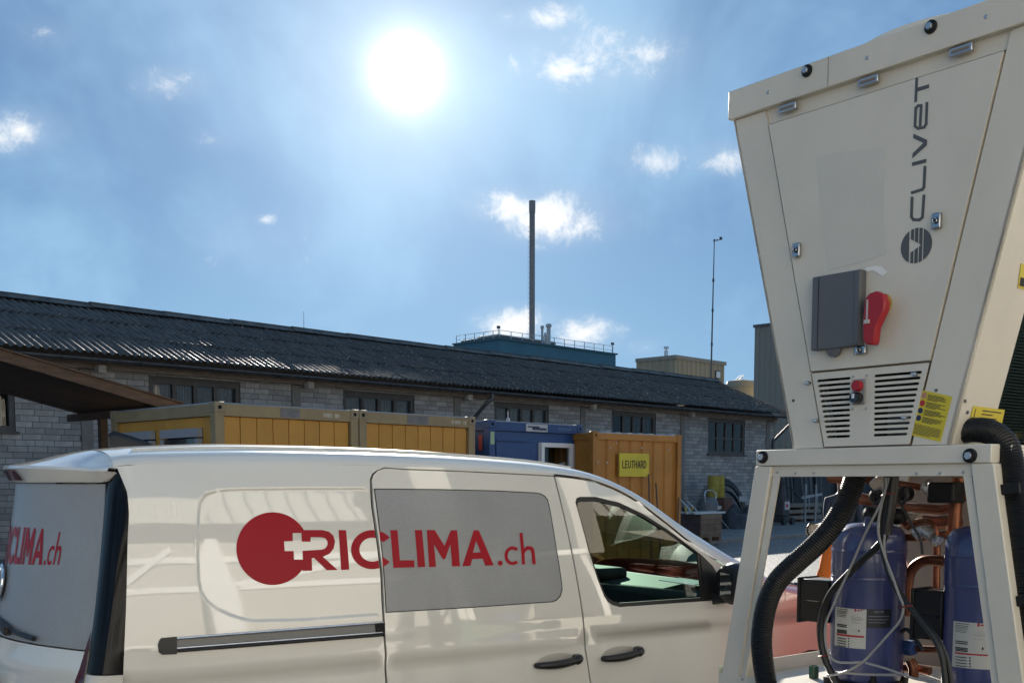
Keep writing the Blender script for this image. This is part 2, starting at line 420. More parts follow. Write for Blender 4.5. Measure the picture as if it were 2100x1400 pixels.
# ------------------------------------------------------------------ brick warehouse
T0, T1, DB = -9.0, 27.9, 5.4
wh = empty('brick_warehouse', WO, 46.3, 'long low warehouse of pale bricks with dark corrugated roof', 'building')
M_mort = mat('mortar', (.085, .085, .082), .9, var=.2, vs=8)
M_brick = mat('pale_brick', (.335, .33, .32), .8, var=.18, vs=5, bump=.25, bs=80, rnd=.24)
M_pil = mat('pilaster_concrete', (.20, .19, .175), .8, var=.2, vs=3, bump=.2)
M_fas = mat('weathered_timber', (.19, .165, .14), .8, var=.3, vs=3, bump=.3, stretch=(1, 6, 6))
M_zinc = mat('zinc_gutter', (.10, .10, .105), .45, .6, var=.25, vs=5)
M_fram = mat('window_frame_brown', (.085, .078, .07), .6, var=.2, vs=5)
M_pane = glass('window_pane', (.72, .73, .72), .6)
M_curt = mat('curtain_cloth', (.46, .45, .43), .9, var=.3, vs=7, stretch=(9, 1, 1))
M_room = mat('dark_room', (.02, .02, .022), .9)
M_cem = mat('fibre_cement_roof', (.068, .059, .052), .52, spec=.24, var=.5, vs=2.6, bump=.2, bs=45, col2=(.125, .115, .10), rnd=.12)
WIN = [(.75, 3.12, 2.74, 4.02), (6.22, 8.68, 2.74, 4.02), (11.85, 14.28, 2.74, 4.02), (17.45, 19.93, 2.74, 4.02), (23.2, 25.75, 2.74, 4.02), (-4.8, -2.25, 2.72, 3.62)]
PIL = [-6.4, -.86, 4.6, 10.18, 15.8, 21.4, 27.32]
holes = [[(a, c), (b, c), (b, d), (a, d)] for a, b, c, d in WIN]
wall = surf('wall', [[(T0, 0), (T1, 0), (T1, 4.4), (T0, 4.4)]], lambda x, z: (x, .012, z), M_mort, wh, holes=holes, thick=.25)
MB().add([(T1, 0, 0), (T1, DB, 0), (T1, DB, 4.4), (T1, DB / 2, 5.85), (T1, 0, 4.4)], [(0, 1, 2, 3, 4)]).build('gable_wall', M_mort, wh)
boxo('end_wall', (T0, T0 + .2, .3, DB - .3, 0, 4.4), M_mort, wh); boxo('rear_wall', (T0, T1, DB - .2, DB, 0, 4.4), M_mort, wh)
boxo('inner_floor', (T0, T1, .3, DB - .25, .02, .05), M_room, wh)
# bricks: each one its own piece where it shows large, the rest joined
BL, BH, JT = .40, .115, .012
course = BH + JT
def free(z):
    cut = sorted([(a - .0, b + .0) for a, b, c, d in WIN if c < z + BH and d > z] + [(p, p + .27) for p in PIL])
    x = T0; out = []
    for a, b in cut:
        if a > x: out.append((x, a))
        x = max(x, b)
    if x < T1: out.append((x, T1))
    return out
bricks = []
for r in range(33):
    z = .02 + r * course
    for a, b in free(z):
        x = a - (BL + JT) * ((.5 if r % 2 else 0) + .13 * ((r * 7) % 3))
        while x < b:
            x0 = max(x, a + JT / 2); x1 = min(x + BL, b - JT / 2)
            if x1 - x0 > .03: bricks.append((x0, x1, z))
            x += BL + JT
def score(b):
    p = WF.wor(((b[0] + b[1]) / 2, 0, b[2])); px = 1050 + p.x / p.y * F; py = 988 - (b[2] - ZC) / p.y * F
    if px < -10 or px > 1600: return 9e9
    lim = 905 if px < 225 else (818 if px < 970 else (860 if px < 1200 else (880 if px < 1395 else 1060)))
    return p.y if py < lim else 9e9
bricks.sort(key=score)
bm_ = MB().box(-.5, .5, 0, .05, 0, BH)
bme = None
for i, (x0, x1, z) in enumerate(bricks[:300]):
    if bme is None:
        o = bm_.build('brick', M_brick, wall); bme = o.data
    else: o = link('brick', bme, None, wall)
    o.location = ((x0 + x1) / 2, random.uniform(-.003, .003), z); o.scale = (x1 - x0, 1, 1)
rest = MB()
for x0, x1, z in bricks[300:]:
    y = random.uniform(-.003, .003); rest.add([(x0, y, z), (x1, y, z), (x1, y, z + BH), (x0, y, z + BH), (x0, .012, z), (x1, .012, z), (x1, .012, z + BH), (x0, .012, z + BH)],
        [(0, 1, 2, 3), (4, 0, 3, 7), (1, 5, 6, 2), (3, 2, 6, 7), (4, 5, 1, 0)])
tag(rest.build('brickwork', M_brick, wall), kind='stuff')
for p in PIL:
    boxo('pilaster', (p, p + .265, -.035, .05, 0, 4.10), M_pil, wh, .008)
    boxo('beam_end', (p + .27, p + .45, -.34, -.165, 4.02, 4.19), mat('beam_end_concrete', (.42, .41, .38), .8, var=.15), wh, .008)
boxo('fascia_board', (T0, T1, -.16, -.05, 4.11, 4.33), M_fas, wh, .005)
boxo('soffit', (T0, T1 + .1, -.60, -.165, 4.26, 4.29), M_fas, wh)
gp = MB(); n = 2
prof = [(-.62 - .075 + .075 * math.cos(R(a)), 4.275 + .075 * math.sin(R(a))) for a in range(180, 361, 20)]
rows = [[(T0 + (T1 + .15 - T0) * i / 60, y, z) for y, z in prof] for i in range(61)]
grid('gutter', rows, M_zinc, wh, solid=.006)
for i in range(42):
    x = T0 + .4 + i * .88
    MB().tube([(x, -.695 + .083 * math.cos(R(a)), 4.275 + .083 * math.sin(R(a))) for a in range(180, 366, 30)] + [(x, -.55, 4.34)], .012, 6).build('gutter_bracket', M_zinc, wh)
def downpipe(t0, t1):
    MB().tube(spline([(t0, -.69, 4.23), (t0, -.69, 4.09), (t0 - .12, -.60, 3.95), (t1 + .12, -.16, 3.45), (t1, -.10, 3.28), (t1, -.10, 2.6), (t1, -.10, .1)], 6), .055, 12).build('downpipe', M_zinc, wh, smooth=True)
downpipe(11.05, 10.62); downpipe(28.2, 27.75)
for wi, (a, b, c, d) in enumerate(WIN):
    fr = MB(); fw = .11; nc = 4; rows_ = 2 if wi == 4 else 1
    fr.box(a, b, .03, .13, d - fw, d).box(a, b, .03, .13, c, c + fw).box(a, a + fw, .03, .13, c + fw, d - fw).box(b - fw, b, .03, .13, c + fw, d - fw)
    fr.box(a - .05, b + .05, -.07, .03, c - .06, c)
    xs = [a + fw + (b - a - 2 * fw) * k / nc for k in range(nc + 1)]
    zs = [c + fw, d - fw] if rows_ == 1 else [c + fw, c + fw + (d - c - 2 * fw) * .45, d - fw]
    for x in xs[1:-1]: fr.box(x - .05, x + .05, .034, .126, c + fw, d - fw)
    for z in zs[1:-1]: fr.box(a + fw, b - fw, .038, .122, z - .03, z + .03)
    w = fr.build('window', M_fram, wh)
    tag(w, ['window above the yellow container with pale curtains', None, None, None, 'two-row window with dark bar frame', 'dark window beneath the timber canopy'][wi])
    for i in range(nc):
        for j in range(len(zs) - 1):
            MB().box(xs[i] + .05, xs[i + 1] - .05, .075, .080, zs[j] + (.03 if j else 0), zs[j + 1] - (.03 if j < len(zs) - 2 else 0)).build('pane', M_pane, w)
    if wi in (0, 1, 2, 3):
        for i in range(nc):
            if wi == 3 and i == 0: continue
            k = 22; x0, x1 = xs[i] + .03, xs[i + 1] - .03; ph = random.random() * 6
            rws = [[(x0 + (x1 - x0) * q / k, .17 + .016 * math.sin(q * 1.9 + ph + .35 * math.sin(q * .7)) - (.02 if z == 0 else 0), c + (d - c) * z) for q in range(k + 1)] for z in (0, .35, .7, 1)]
            if wi == 1 and i in (1, 3): rws = rws[1:]
            grid('curtain', rws, M_curt if wi < 3 else mat('dark_curtain', (.10, .10, .11), .9, var=.3), w)
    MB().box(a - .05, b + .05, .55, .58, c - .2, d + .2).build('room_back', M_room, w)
# corrugated roof sheets
RE = (-.64, 4.405); RR = (2.70, 5.872); SL = math.hypot(RR[0] - RE[0], RR[1] - RE[1]); SA = math.atan2(RR[1] - RE[1], RR[0] - RE[0])
PW = .177; NW = 5; SWD = PW * NW; NR = 3; SLN = SL / NR + .12
rf = boxo('roof', (T0, T1, -.02, .02, -.02, .02), M_fas, wh); rf.location = (0, 2.7, 5.82)
vs = []; fs = []; kk = NW * 10
for j, (y, dz) in enumerate(((0, 0), (SLN * .5, 0), (SLN, 0), (SLN, -.009), (0, -.009))):
    for i in range(kk + 1):
        x = SWD * i / kk; vs.append((x, y, .026 * math.cos(6.28319 * x / PW) + dz))
for j in range(5):
    for i in range(kk):
        a = j * (kk + 1) + i; b = ((j + 1) % 5) * (kk + 1) + i; fs.append((a, a + 1, b + 1, b))
sme = bpy.data.meshes.new('roof_sheet'); sme.from_pydata(vs, [], fs); sme.update(); sme.shade_smooth(); sme.set_sharp_from_angle(angle=R(60)); sme.materials.append(M_cem)
nc = int((T1 + .25 - T0) / SWD)
for i in range(nc):
    for j in range(NR):
        o = link('roof_sheet', sme, None, rf)
        q = j * SL / NR
        o.location = (T0 + i * SWD + random.uniform(-.006, .006), RE[0] + q * math.cos(SA) - 2.7, RE[1] + q * math.sin(SA) - 5.82 + .012 * j + random.uniform(-.004, .004))
        o.rotation_euler = (SA - .008 + random.uniform(-.002, .002), random.uniform(-.001, .001), random.uniform(-.002, .002))
MB().add([(T0, 2.72, 5.85), (T1, 2.72, 5.85), (T1, 6.1, 4.4), (T0, 6.1, 4.4)], [(0, 1, 2, 3)]).build('rear_slope', M_cem, rf, loc=(0, -2.7, -5.82))
cme = None
for i in range(19):
    m = MB(); 
    m.hexa([(0, -.24, -.075), (1.98, -.24, -.09), (1.98, 0, .045), (0, 0, .06)], [(0, .24, -.09), (1.98, .24, -.10), (1.98, .0, .065), (0, .0, .08)])
    if cme is None: o = m.build('ridge_cap', M_cem, rf); cme = o.data
    else: o = link('ridge_cap', cme, None, rf)
    o.location = (T0 + i * 1.94, 0, 5.925 - 5.82 + random.uniform(-.008, .008))
boxo('verge_board', (T1 + .02, T1 + .06, -.01, .01, -.01, .01), M_fas, wh)
vb = MB().bar((T1 + .13, RE[0], RE[1] - .1), (T1 + .13, RR[0], RR[1] - .1), .03, .2).build('verge_board', M_fas, wh)
MB().cyl((6.95, 2.7, 5.95), (6.95, 2.7, 6.45), .008, .004, 6).build('lightning_rod', M_zinc, wh)
ms = MB()
for i in range(2600):
    t = T0 + (T1 - T0) * (random.random() ** .5); q = random.random() ** 1.1 * SL
    if t < 6 and random.random() < .6: continue
    c = Vector((t, RE[0] + q * math.cos(SA) - 2.7, RE[1] + q * math.sin(SA) - 5.82 + .02)); s = random.uniform(.010, .034)
    pts = [c + Vector((math.cos(k * 2.09 + i) * s * random.uniform(.6, 1.5), math.sin(k * 2.09 + i) * s, math.sin(k * 2.09 + i) * s * .45)) for k in range(3)]
    ms.add(pts + [c + Vector((0, -.01, s * .8))], [(0, 1, 3), (1, 2, 3), (2, 0, 3)])
tag(ms.build('moss', mat('roof_moss', (.26, .24, .21), .8, spec=.15, var=.3, vs=3, rnd=.6), rf), kind='stuff')

# ------------------------------------------------------------------ buildings beyond the warehouse
def block(name, corner, Y, lpx, rpx, label, m, zfoot=0.0, ribs=0.0):
    p = atY(corner[0], corner[1], Y); f = Fr(p.x, p.y, 46.3)
    xr = f.at(rpx, corner[1]).x; yl = f.atx(lpx, corner[1]).y
    e = empty(name, (p.x, p.y, 0), 46.3, label, 'building')
    if ribs:
        def rib(n_, L_, fn):
            k = int(L_ / ribs); prof = []
            for i in range(k):
                b = i * L_ / k; w = L_ / k; prof += [(b, 0), (b + w * .45, 0), (b + w * .55, .06), (b + w * .9, .06)]
            prof.append((L_, 0))
            grid(n_, [[fn(x, d, z) for x, d in prof] for z in (0, p.z)], m, e, smooth=False)
        rib('cladding', xr, lambda x, d, z: (x, -d, z)); rib('cladding', yl, lambda x, d, z: (-d, x, z))
        boxo('wall', (.03, xr - .03, .03, yl - .03, 0, p.z - .05), m, e)
        boxo('roof_trim', (-.1, xr + .1, -.12, yl, p.z - .1, p.z + .12), mat('trim_' + name, tuple(c * .8 for c in m.diffuse_color[:3]) if False else (.30, .27, .22), .6), e)
    else: boxo('wall', (0, xr, 0, yl, 0, p.z), m, e)
    return e, f, p.z, xr, yl
M_blue = mat('petrol_blue_cladding', (.04, .145, .205), .55, var=.15, vs=.4)
M_grey = mat('light_grey_metal', (.30, .31, .31), .5, .3)
e, f, zt, xr, yl = block('factory_building', (1025, 696), 80, 930, 1263, 'petrol blue factory block with railings on its flat roof', M_blue)
boxo('roof_trim', (-.15, xr + .1, -.15, yl, zt, zt + .12), mat('blue_trim', (.03, .10, .14), .5), e)
M_rl = mat('galvanised_rail', (.42, .43, .44), .45, .5)
rl = MB()
for h in (.38, .72): rl.bar((.3, .3, zt + h), (xr, .3, zt + h), .035, .035).bar((.3, .3, zt + h), (.3, yl, zt + h), .035, .035)
rl.build('railing', M_rl, e)
for i in range(12): boxo('railing_post', (.3 + (xr - .3) * i / 11 - .02, .3 + (xr - .3) * i / 11 + .02, .28, .32, zt + .1, zt + .74), M_rl, e)
for i in range(1, 6): boxo('railing_post', (.28, .32, yl * i / 5 - .02, yl * i / 5 + .02, zt + .1, zt + .74), M_rl, e)
M_unit = mat('roof_unit_grey', (.10, .11, .115), .6, var=.15)
for px0, px1, h, yy in ((985, 1022, .9, 6), (1022, 1050, .7, 2.2), (1050, 1140, .75, 2.5), (1140, 1215, .45, 2.2)):
    a = f.at(px0, 690, yy).x; b = f.at(px1, 690, yy).x
    boxo('roof_unit', (a, b, yy, yy + 2.2, zt + .1, zt + .1 + h), M_unit, e, .03)
for px, h, r in ((1112, 1.5, .09), (1118, 1.0, .06), (1125, 1.7, .16), (1120, .9, .05)):
    x = f.at(px, 690, 1.5).x; MB().cyl((x, 1.5, zt), (x, 1.5, zt + h), r, r, 10).cyl((x, 1.5, zt + h), (x, 1.5, zt + h + .25), r * 1.7, r * 1.2, 10).build('vent_pipe', M_rl, e)
for px in (1022, 1256):
    x = f.at(px, 690, 1.0).x; MB().cyl((x, 1, zt), (x, 1, zt + 1.0), .03, .025, 6).box(x - .1, x + .14, .93, 1.07, zt + .95, zt + 1.15).build('roof_lamp', M_unit, e)
b = atY(1091, 700, 90); t = atY(1093.5, 412, 90); r = 5.6 / F * 90
ch = empty('chimney', (b.x, 90, 0), 0, 'tall slim grey chimney rising behind the blue factory block', 'chimney')
M_ch = mat('chimney_steel', (.27, .25, .235), .6, .2, var=.12, vs=.5)
MB().lathe([(r * 1.08, 0), (r * 1.05, 12), (r, t.z - .9)], seg=24).build('shaft', M_ch, ch, smooth=True)
MB().lathe([(r * 1.12, t.z - .95), (r * 1.16, t.z - .6), (r * 1.14, t.z), (r * .8, t.z)], seg=24).build('cap', M_ch, ch, smooth=True)
ld = MB()
for i in range(int((t.z - 13.5) / .4)): ld.box(-r - .10, -r + .02, -.16, -.14, 12 + i * .4, 12.02 + i * .4)
ld.bar((-r - .10, -.15, 11.5), (-r - .10, -.15, t.z - 2), .015, .015).build('ladder', M_ch, ch)
M_tan = mat('tan_cladding', (.36, .30, .20), .55, var=.08, vs=.6)
e, f, zt, xr, yl = block('tan_shed', (1385, 732), 66, 1305, 1485, 'tan metal shed with ribbed walls and a flue on its roof', M_tan, ribs=.45)
x = f.at(1470, 765).x; zz_ = f.at(1470, 768).z
MB().box(x - .3, x + .25, -.12, -.07, zz_ - .25, zz_ + .22).build('window_frame', M_fram, e); MB().box(x - .24, x + .19, -.14, -.125, zz_ - .2, zz_ + .17).build('window_pane', mat('painted_bright_pane', (.75, .78, .8), .1), e)  # brightness of the pane is put into its pale colour
q = f.at(1366, 735, 1.5); fl = MB().cyl((q.x, 1.5, zt), (q.x, 1.5, zt + .62), .12, .12, 14)
for k in range(5): fl.cyl((q.x, 1.5, zt + .08 + k * .1), (q.x, 1.5, zt + .1 + k * .1), .135, .135, 14)
fl.cyl((q.x, 1.5, zt + .66), (q.x, 1.5, zt + .84), .16, .15, 14).cyl((q.x, 1.5, zt + .6), (q.x, 1.5, zt + .7), .05, .05, 8).build('flue', mat('stainless_flue', (.55, .55, .55), .3, .9), e)
b = atY(1458, 775, 60); t = atY(1465, 496, 60)
ma = empty('weather_mast', (b.x, 60, 0), 0, 'very thin mast carrying a wind gauge in front of the tan shed', 'mast')
M_mast = mat('mast_steel', (.10, .11, .115), .5, .5)
dx = (t.x - b.x) * .98
MB().tube([(0, 0, 0), (0, 0, b.z - .1), (0, 0, b.z)], .11, 10).build('base_post', M_mast, ma, smooth=True)
MB().tube([(0, 0, b.z - .05), (dx * .3, 0, b.z + (t.z - b.z) * .3), (dx * .6, 0, b.z + (t.z - b.z) * .6), (dx, 0, t.z)], [.05, .042, .034, .022], 8).build('pole', M_mast, ma, smooth=True)
for k in (.25, .5, .72): MB().cyl((dx * k, 0, b.z + (t.z - b.z) * k - .08), (dx * k, 0, b.z + (t.z - b.z) * k + .08), .06, .06, 8).build('clamp', M_mast, ma)
an = MB().bar((dx - .05, 0, t.z), (dx + .3, 0, t.z + .12), .03, .03).cyl((dx + .3, 0, t.z + .08), (dx + .3, 0, t.z + .22), .02, .02, 6)
for k in range(3): an.cyl((dx + .05 + .1 * math.cos(k * 2.1), .1 * math.sin(k * 2.1), t.z + .05), (dx + .05 + .1 * math.cos(k * 2.1), .1 * math.sin(k * 2.1), t.z + .12), .03, .05, 8)
an.box(dx + .26, dx + .42, -.01, .01, t.z + .1, t.z + .26).build('wind_gauge', M_mast, ma)
pt = atY(1519, 778, 62); rt = 30 / F * 62
tk = empty('storage_tank', (pt.x, 62, 0), 0, 'round tan storage tank beside the tall ribbed tower', 'tank')
MB().lathe([(rt, 0), (rt, pt.z - .5)], seg=40).build('shell', M_tan, tk, smooth=True)
MB().lathe([(rt * 1.03, pt.z - .5), (rt * 1.04, pt.z - .35), (rt, pt.z - .3), (rt * .9, pt.z - .1), (rt * .2, pt.z), (.01, pt.z)], seg=40).build('lid', mat('tank_lid', (.28, .25, .18), .6), tk, smooth=True)
MB().bar((-rt * .3, 0, pt.z), (rt * .1, 0, pt.z + .25), .05, .05).bar((-rt * .1, 0, pt.z), (rt * .2, 0, pt.z + .2), .05, .05).build('lid_pipe', M_rl, tk)
p = atY(1548, 671, 58)
f = Fr(p.x, p.y, 46.3 - 90 + 8)
e = empty('ribbed_tower', (p.x, p.y, 0), -43.7, 'tall grey tan ribbed tower partly hidden behind the machine', 'building')
M_tow = mat('tower_cladding', (.27, .25, .21), .6, var=.08)
prof = []
for i in range(26):
    x = i * .32; prof += [(x, 0), (x + .16, 0), (x + .19, -.05), (x + .29, -.05)]
grid('cladding', [[(x, y, z) for x, y in prof] for z in (0, p.z)], M_tow, e, smooth=False)
boxo('wall', (.0, 8.2, .03, 8, 0, p.z - .05), M_tow, e); boxo('roof_trim', (-.05, 8.3, -.1, 8, p.z - .02, p.z + .12), M_unit, e)

# ------------------------------------------------------------------ containers
KO = (-4.02, 14.9); KF = Fr(KO[0], KO[1], 46.3)
M_yel = mat('ochre_panel', (.55, .27, .035), .5, var=.09, vs=2, rnd=.07)
M_bei = mat('beige_frame', (.30, .225, .115), .5, var=.16, vs=2.5)
M_cast = mat('corner_casting', (.28, .22, .13), .5, var=.2)
M_drk = mat('black_hole', (.01, .01, .01), .9)
M_wht = mat('white_plastic', (.72, .73, .74), .35)
M_shut = mat('grey_shutter', (.19, .20, .215), .5)
M_dglass = mat('dark_glass', (.012, .014, .018), .04, spec=.8)
M_patch = mat('grey_patch', (.17, .165, .165), .6, var=.2)
def cont_frame(e, w, d, h, m, top=.175, post=.14):
    for x in (0, w - post):
        for y in (0, d - post): boxo('corner_post', (x, x + post, y, y + post, 0, h), m, e, .01)
    boxo('top_rail', (post, w - post, .008, .12, h - top, h - .012), m, e, .006)
    boxo('top_rail', (.008, .12, post, d - post, h - top, h - .012), m, e, .006)
    boxo('bottom_rail', (post, w - post, .008, .12, 0, .16), m, e); boxo('bottom_rail', (.008, .12, post, d - post, 0, .16), m, e)
    boxo('roof', (.05, w - .05, .05, d - .05, h - .10, h - .03), m, e)
    boxo('side_wall', (w - .10, w - .05, post, d - post, .16, h - .1), m, e); boxo('back_wall', (post, w - post, d - .1, d - .05, .16, h - .1), m, e)
    MB().tube([(post, .02, h - .006), (w - post, .02, h - .006)], .012, 6).build('top_edge', M_rl, e); MB().tube([(.02, post, h - .006), (.02, d - post, h - .006)], .012, 6).build('top_edge', M_rl, e)
    for x, y in ((0, 0), (w - post, 0), (0, d - post)):
        c = boxo('corner_casting', (x - .006, x + post + .006, y - .006, y + post + .006, h - .13, h + .012), m if m is not M_bei else M_cast, e, .01)
        MB().lathe([(.028, -.0), (.028, .003)], axis='Y', seg=14, c=(x + post / 2, -.011, h - .06)).build('casting_hole', M_drk, c)
def digits(e, x, y, z, n, m, s=.055):
    mb = MB()
    for i in range(n):
        if random.random() < .15: continue
        xx = x + i * s * .95
        mb.box(xx, xx + .012, y - .003, y, z, z + s * 1.3)
        if random.random() < .8: mb.box(xx + .02, xx + .032, y - .003, y, z, z + s * 1.3).box(xx + .012, xx + .02, y - .003, y, z + s * random.choice((.0, .6, 1.15)), z + s * (1.3 if random.random() < .1 else .75 if False else 1.25))
    mb.build('number_print', m, e)
def office(x0, label, inset):
    e = empty('site_container', KF.wor((x0, 0, 0)), 46.3, label, 'container', 'ochre site containers'); w, d, h = 2.44, 2.99, 2.75
    cont_frame(e, w, d, h, M_bei)
    n = 8; pw = (w - .30) / n
    for i in range(n):
        boxo('wall_panel', (.15 + i * pw + .006, .15 + (i + 1) * pw - .006, .055, .085, .16, h - .18), M_yel, e, .004)
    boxo('wall_core', (.15, w - .15, .09, .11, .16, h - .17), mat('panel_joint', (.12, .06, .015), .8), e)
    boxo('faded_patch', (1.05 if not inset else .95, 1.38 if not inset else 1.40, .001, .006, h - .155, h - .03), M_patch, e)
    digits(e, 1.75 if not inset else 1.9, .006, h - .125, 8, mat('pale_print', (.55, .5, .4), .6), .045)
    if inset:
        q = MB().box(.17, 1.15, .028, .05, .4, 2.12); q.build('door_leaf', M_yel, e, bevel=.004)
        boxo('door_drip', (.14, 1.2, .01, .06, 2.13, 2.15), mat('rust', (.16, .07, .02), .8), e)
    else:
        for y0, y1 in ((.42, 1.45), (1.72, 2.72)):
            wd_ = MB(); 
            for a_, b_, c_, d_ in ((y0, y1, 2.30, 2.42), (y0, y1, 1.0, 1.06), (y0, y0 + .07, 1.06, 2.28), (y1 - .07, y1, 1.06, 2.28)): wd_.box(-.03, .05, a_, b_, c_, d_)
            wn = wd_.build('window', mat('window_frame_grey', (.30, .31, .34), .5), e)
            boxo('pane', (.0, .01, y0 + .07, y1 - .07, 1.06, 2.28), M_dglass, wn)
        for a_, b_ in ((.15, .42), (1.45, 1.72), (2.72, 2.84)): boxo('wall_panel', (.055, .085, a_ + .004, b_ - .004, .16, h - .18), M_yel, e, .003)
        for y0, y1 in ((.42, 1.45), (1.72, 2.72)): boxo('wall_panel', (.055, .085, y0 + .004, y1 - .004, .16, .995), M_yel, e, .003); boxo('wall_panel', (.055, .085, y0 + .004, y1 - .004, 2.425, h - .18), M_yel, e, .003)
        boxo('wall_core', (.09, .11, .15, d - .15, .16, h - .3), M_drk, e)
    return e
office(0.03, 'ochre site container with two dark side windows, nearest the timber canopy', False)
e = office(2.49, 'ochre site container between the windowed one and the blue container', True)
# blue container
M_bl = mat('blue_container_paint', (.022, .068, .20), .45, var=.14, vs=2.2)
M_bl2 = mat('dark_blue_frame', (.02, .060, .18), .45, var=.12, vs=2)
BX = 5.27; e = empty('office_container', KF.wor((BX, 0, 0)), 46.3, 'blue office container with a white framed window', 'container'); w, d, h = 2.44, 6.0, 2.72
cont_frame(e, w, d, h, M_bl2, top=.165)
def kx(px): return KF.at(px, 900).x - BX
def kz(px, py): return KF.at(px, py).z
xw0, xw1 = kx(1113), kx(1178); zw1 = kz(1145, 908); zw0 = zw1 - 1.2
surf('front_wall', [[(.15, .16), (w - .15, .16), (w - .15, h - .17), (.15, h - .17)]], lambda x, z: (x, .06, z), M_bl, e, holes=[[(xw0, zw0), (xw1, zw0), (xw1, zw1), (xw0, zw1)]], thick=.08)
boxo('left_wall', (.06, .09, .15, d - .15, h * 0 + .16, h - .165), M_bl2, e)
fm = MB(); fw = .08
fm.box(xw0, xw1, .02, .10, zw1 - fw, zw1).box(xw0, xw1, .02, .10, zw0, zw0 + fw).box(xw0, xw0 + fw, .02, .10, zw0 + fw, zw1 - fw).box(xw1 - fw, xw1, .02, .10, zw0 + fw, zw1 - fw)
wn = fm.build('window', M_wht, e, bevel=.006)
MB().box(xw0 - .07, xw0 - .004, .035, .058, zw0, zw1 + .0).box(xw1 + .004, xw1 + .10, .035, .058, zw0, zw1).build('shutter_guide', mat('grey_guide', (.32, .33, .36), .5), wn)
boxo('pane', (xw0 + fw, xw1 - fw, .07, .074, zw0 + fw, zw1 - fw), glass('office_pane', (.8, .83, .85), .9), wn)
k = 20; rws = [[(xw0 + fw + (xw1 - xw0 - 2 * fw) * q / k, .13 + .012 * math.sin(q * 2.1), z) for q in range(k + 1)] for z in (zw0, zw0 + .4, zw1 - .48)]
grid('curtain', rws, mat('cafe_curtain', (.60, .58, .56), .9, var=.1), wn)
MB().tube(spline([(xw0 + fw + i * .09, .12, zw1 - .47 + .022 * math.sin(i * 1.1) + .012 * i) for i in range(int((xw1 - xw0 - 2 * fw) / .09) + 1)], 4), .035, 8).build('curtain_roll', mat('cafe_curtain', (.6, .58, .56), .9), wn, smooth=True)
boxo('room_back', (xw0 - .1, xw1 + .1, .6, .62, zw0 - .1, zw1 + .1), M_room, wn)
boxo('door_leaf', (.20, 1.12, .035, .056, .2, h - .36), M_bl, e, .006); boxo('door_drip', (.2, 1.0, .02, .05, h - .335, h - .32), M_bl2, e)
sx0, sx1 = kx(1078), kx(1122)
sg = boxo('name_plate', (sx0, sx1, -.012, .004, h - .155, h - .025), mat('plate_grey', (.46, .47, .48), .5), e, .004)
MB().box(sx0 + .04, sx1 - .22, -.016, -.0125, h - .085, h - .060).box(sx0 + .16, sx1 - .03, -.016, -.0125, h - .125, h - .085).build('plate_print', mat('navy_print', (.02, .03, .07), .5), sg)
boxo('sticker', (.02, .11, -.004, -.001, h - .40, h - .19), mat('green_sticker', (.35, .5, .30), .5), e)
boxo('sticker', (-.004, -.001, .18, .26, h - .50, h - .24), mat('red_sticker', (.35, .05, .04), .5), e)
digits(e, 1.78, .004, h - .12, 8, mat('light_blue_print', (.10, .17, .32), .5), .045)
MB().cyl((.55, .1, h), (.55, .1, h + .18), .012, .012, 6).cyl((.55, .1, h + .02), (.55, .1, h + .07), .04, .03, 8).build('roof_aerial', M_rl, e)
# orange storage container
e = empty('storage_container', (1.47, 19.95, 0), 41, 'orange ribbed storage container with a yellow company board', 'container'); w, d, h = 2.44, 6.0, 2.58
LF = Fr(1.47, 19.95, 41)
M_or = mat('orange_container_paint', (.42, .185, .028), .5, var=.13, vs=2.2)
M_or2 = mat('orange_frame_paint', (.36, .155, .024), .5, var=.2, vs=2)
prof = []; nr = 7; pw = (w - .2) / nr
for i in range(nr):
    b = .1 + i * pw; prof += [(b, .05), (b + pw * .62, .05), (b + pw * .70, .085), (b + pw * .92, .085)]
prof.append((w - .1, .05))
grid('corrugated_end', [[(x, y, z) for x, y in prof] for z in (.14, h - .13)], M_or, e, smooth=False, solid=.004)
prof2 = [(y, x) for x, y in [(a * (d - .2) / (w - .2) * 1.0, b) for a, b in prof]]
grid('corrugated_side', [[(x, y, z) for x, y in [(b, .1 + (a - .1) / (w - .2) * (d - .2)) for a, b in prof]] for z in (.14, h - .13)], M_or2, e, smooth=False, solid=.004)
for x in (0, w - .11):
    for y in (0, d - .11): boxo('corner_post', (x, x + .11, y, y + .11, 0, h), M_or2, e, .01)
boxo('top_rail', (.11, w - .11, .012, .1, h - .13, h - .01), M_or, e, .005); boxo('top_rail', (.012, .1, .11, d - .11, h - .13, h - .01), M_or2, e, .005)
boxo('bottom_rail', (.11, w - .11, .012, .1, 0, .15), M_or2, e); boxo('roof', (.02, w - .02, .06, d - .02, h - .06, h - .012), M_or2, e)
boxo('right_wall', (w - .08, w - .05, .1, d - .1, .1, h - .1), M_or2, e)
for i in range(7):
    x = .3 + i * .3; MB().hexa([(x, .01, h - .01), (x + .16, .01, h - .01), (x + .16, d, h - .01), (x, d, h - .01)], [(x + .03, .01, h + .014), (x + .13, .01, h + .014), (x + .13, d, h + .014), (x + .03, d, h + .014)]).build('roof_rib', M_rl, e)
for x in (0, w - .13): MB().box(x - .005, x + .135, -.006, .12, h - .1, h + .012).build('corner_casting', M_or2, e, bevel=.008)
boxo('casting_hole', (.045, .075, -.012, -.007, h - .075, h - .03), M_drk, e)
for px, py in ((1251, 918), (1264, 908), (1371, 922), (1226, 947), (1244, 948), (1315, 918)):
    q = LF.at(px, py, .05); MB().lathe([(.018, 0), (.012, .012)], axis='Y', seg=8, c=(q.x, .038, q.z)).build('bolt', M_rl, e)
q0 = LF.at(1268, 977); q1 = LF.at(1329, 930)
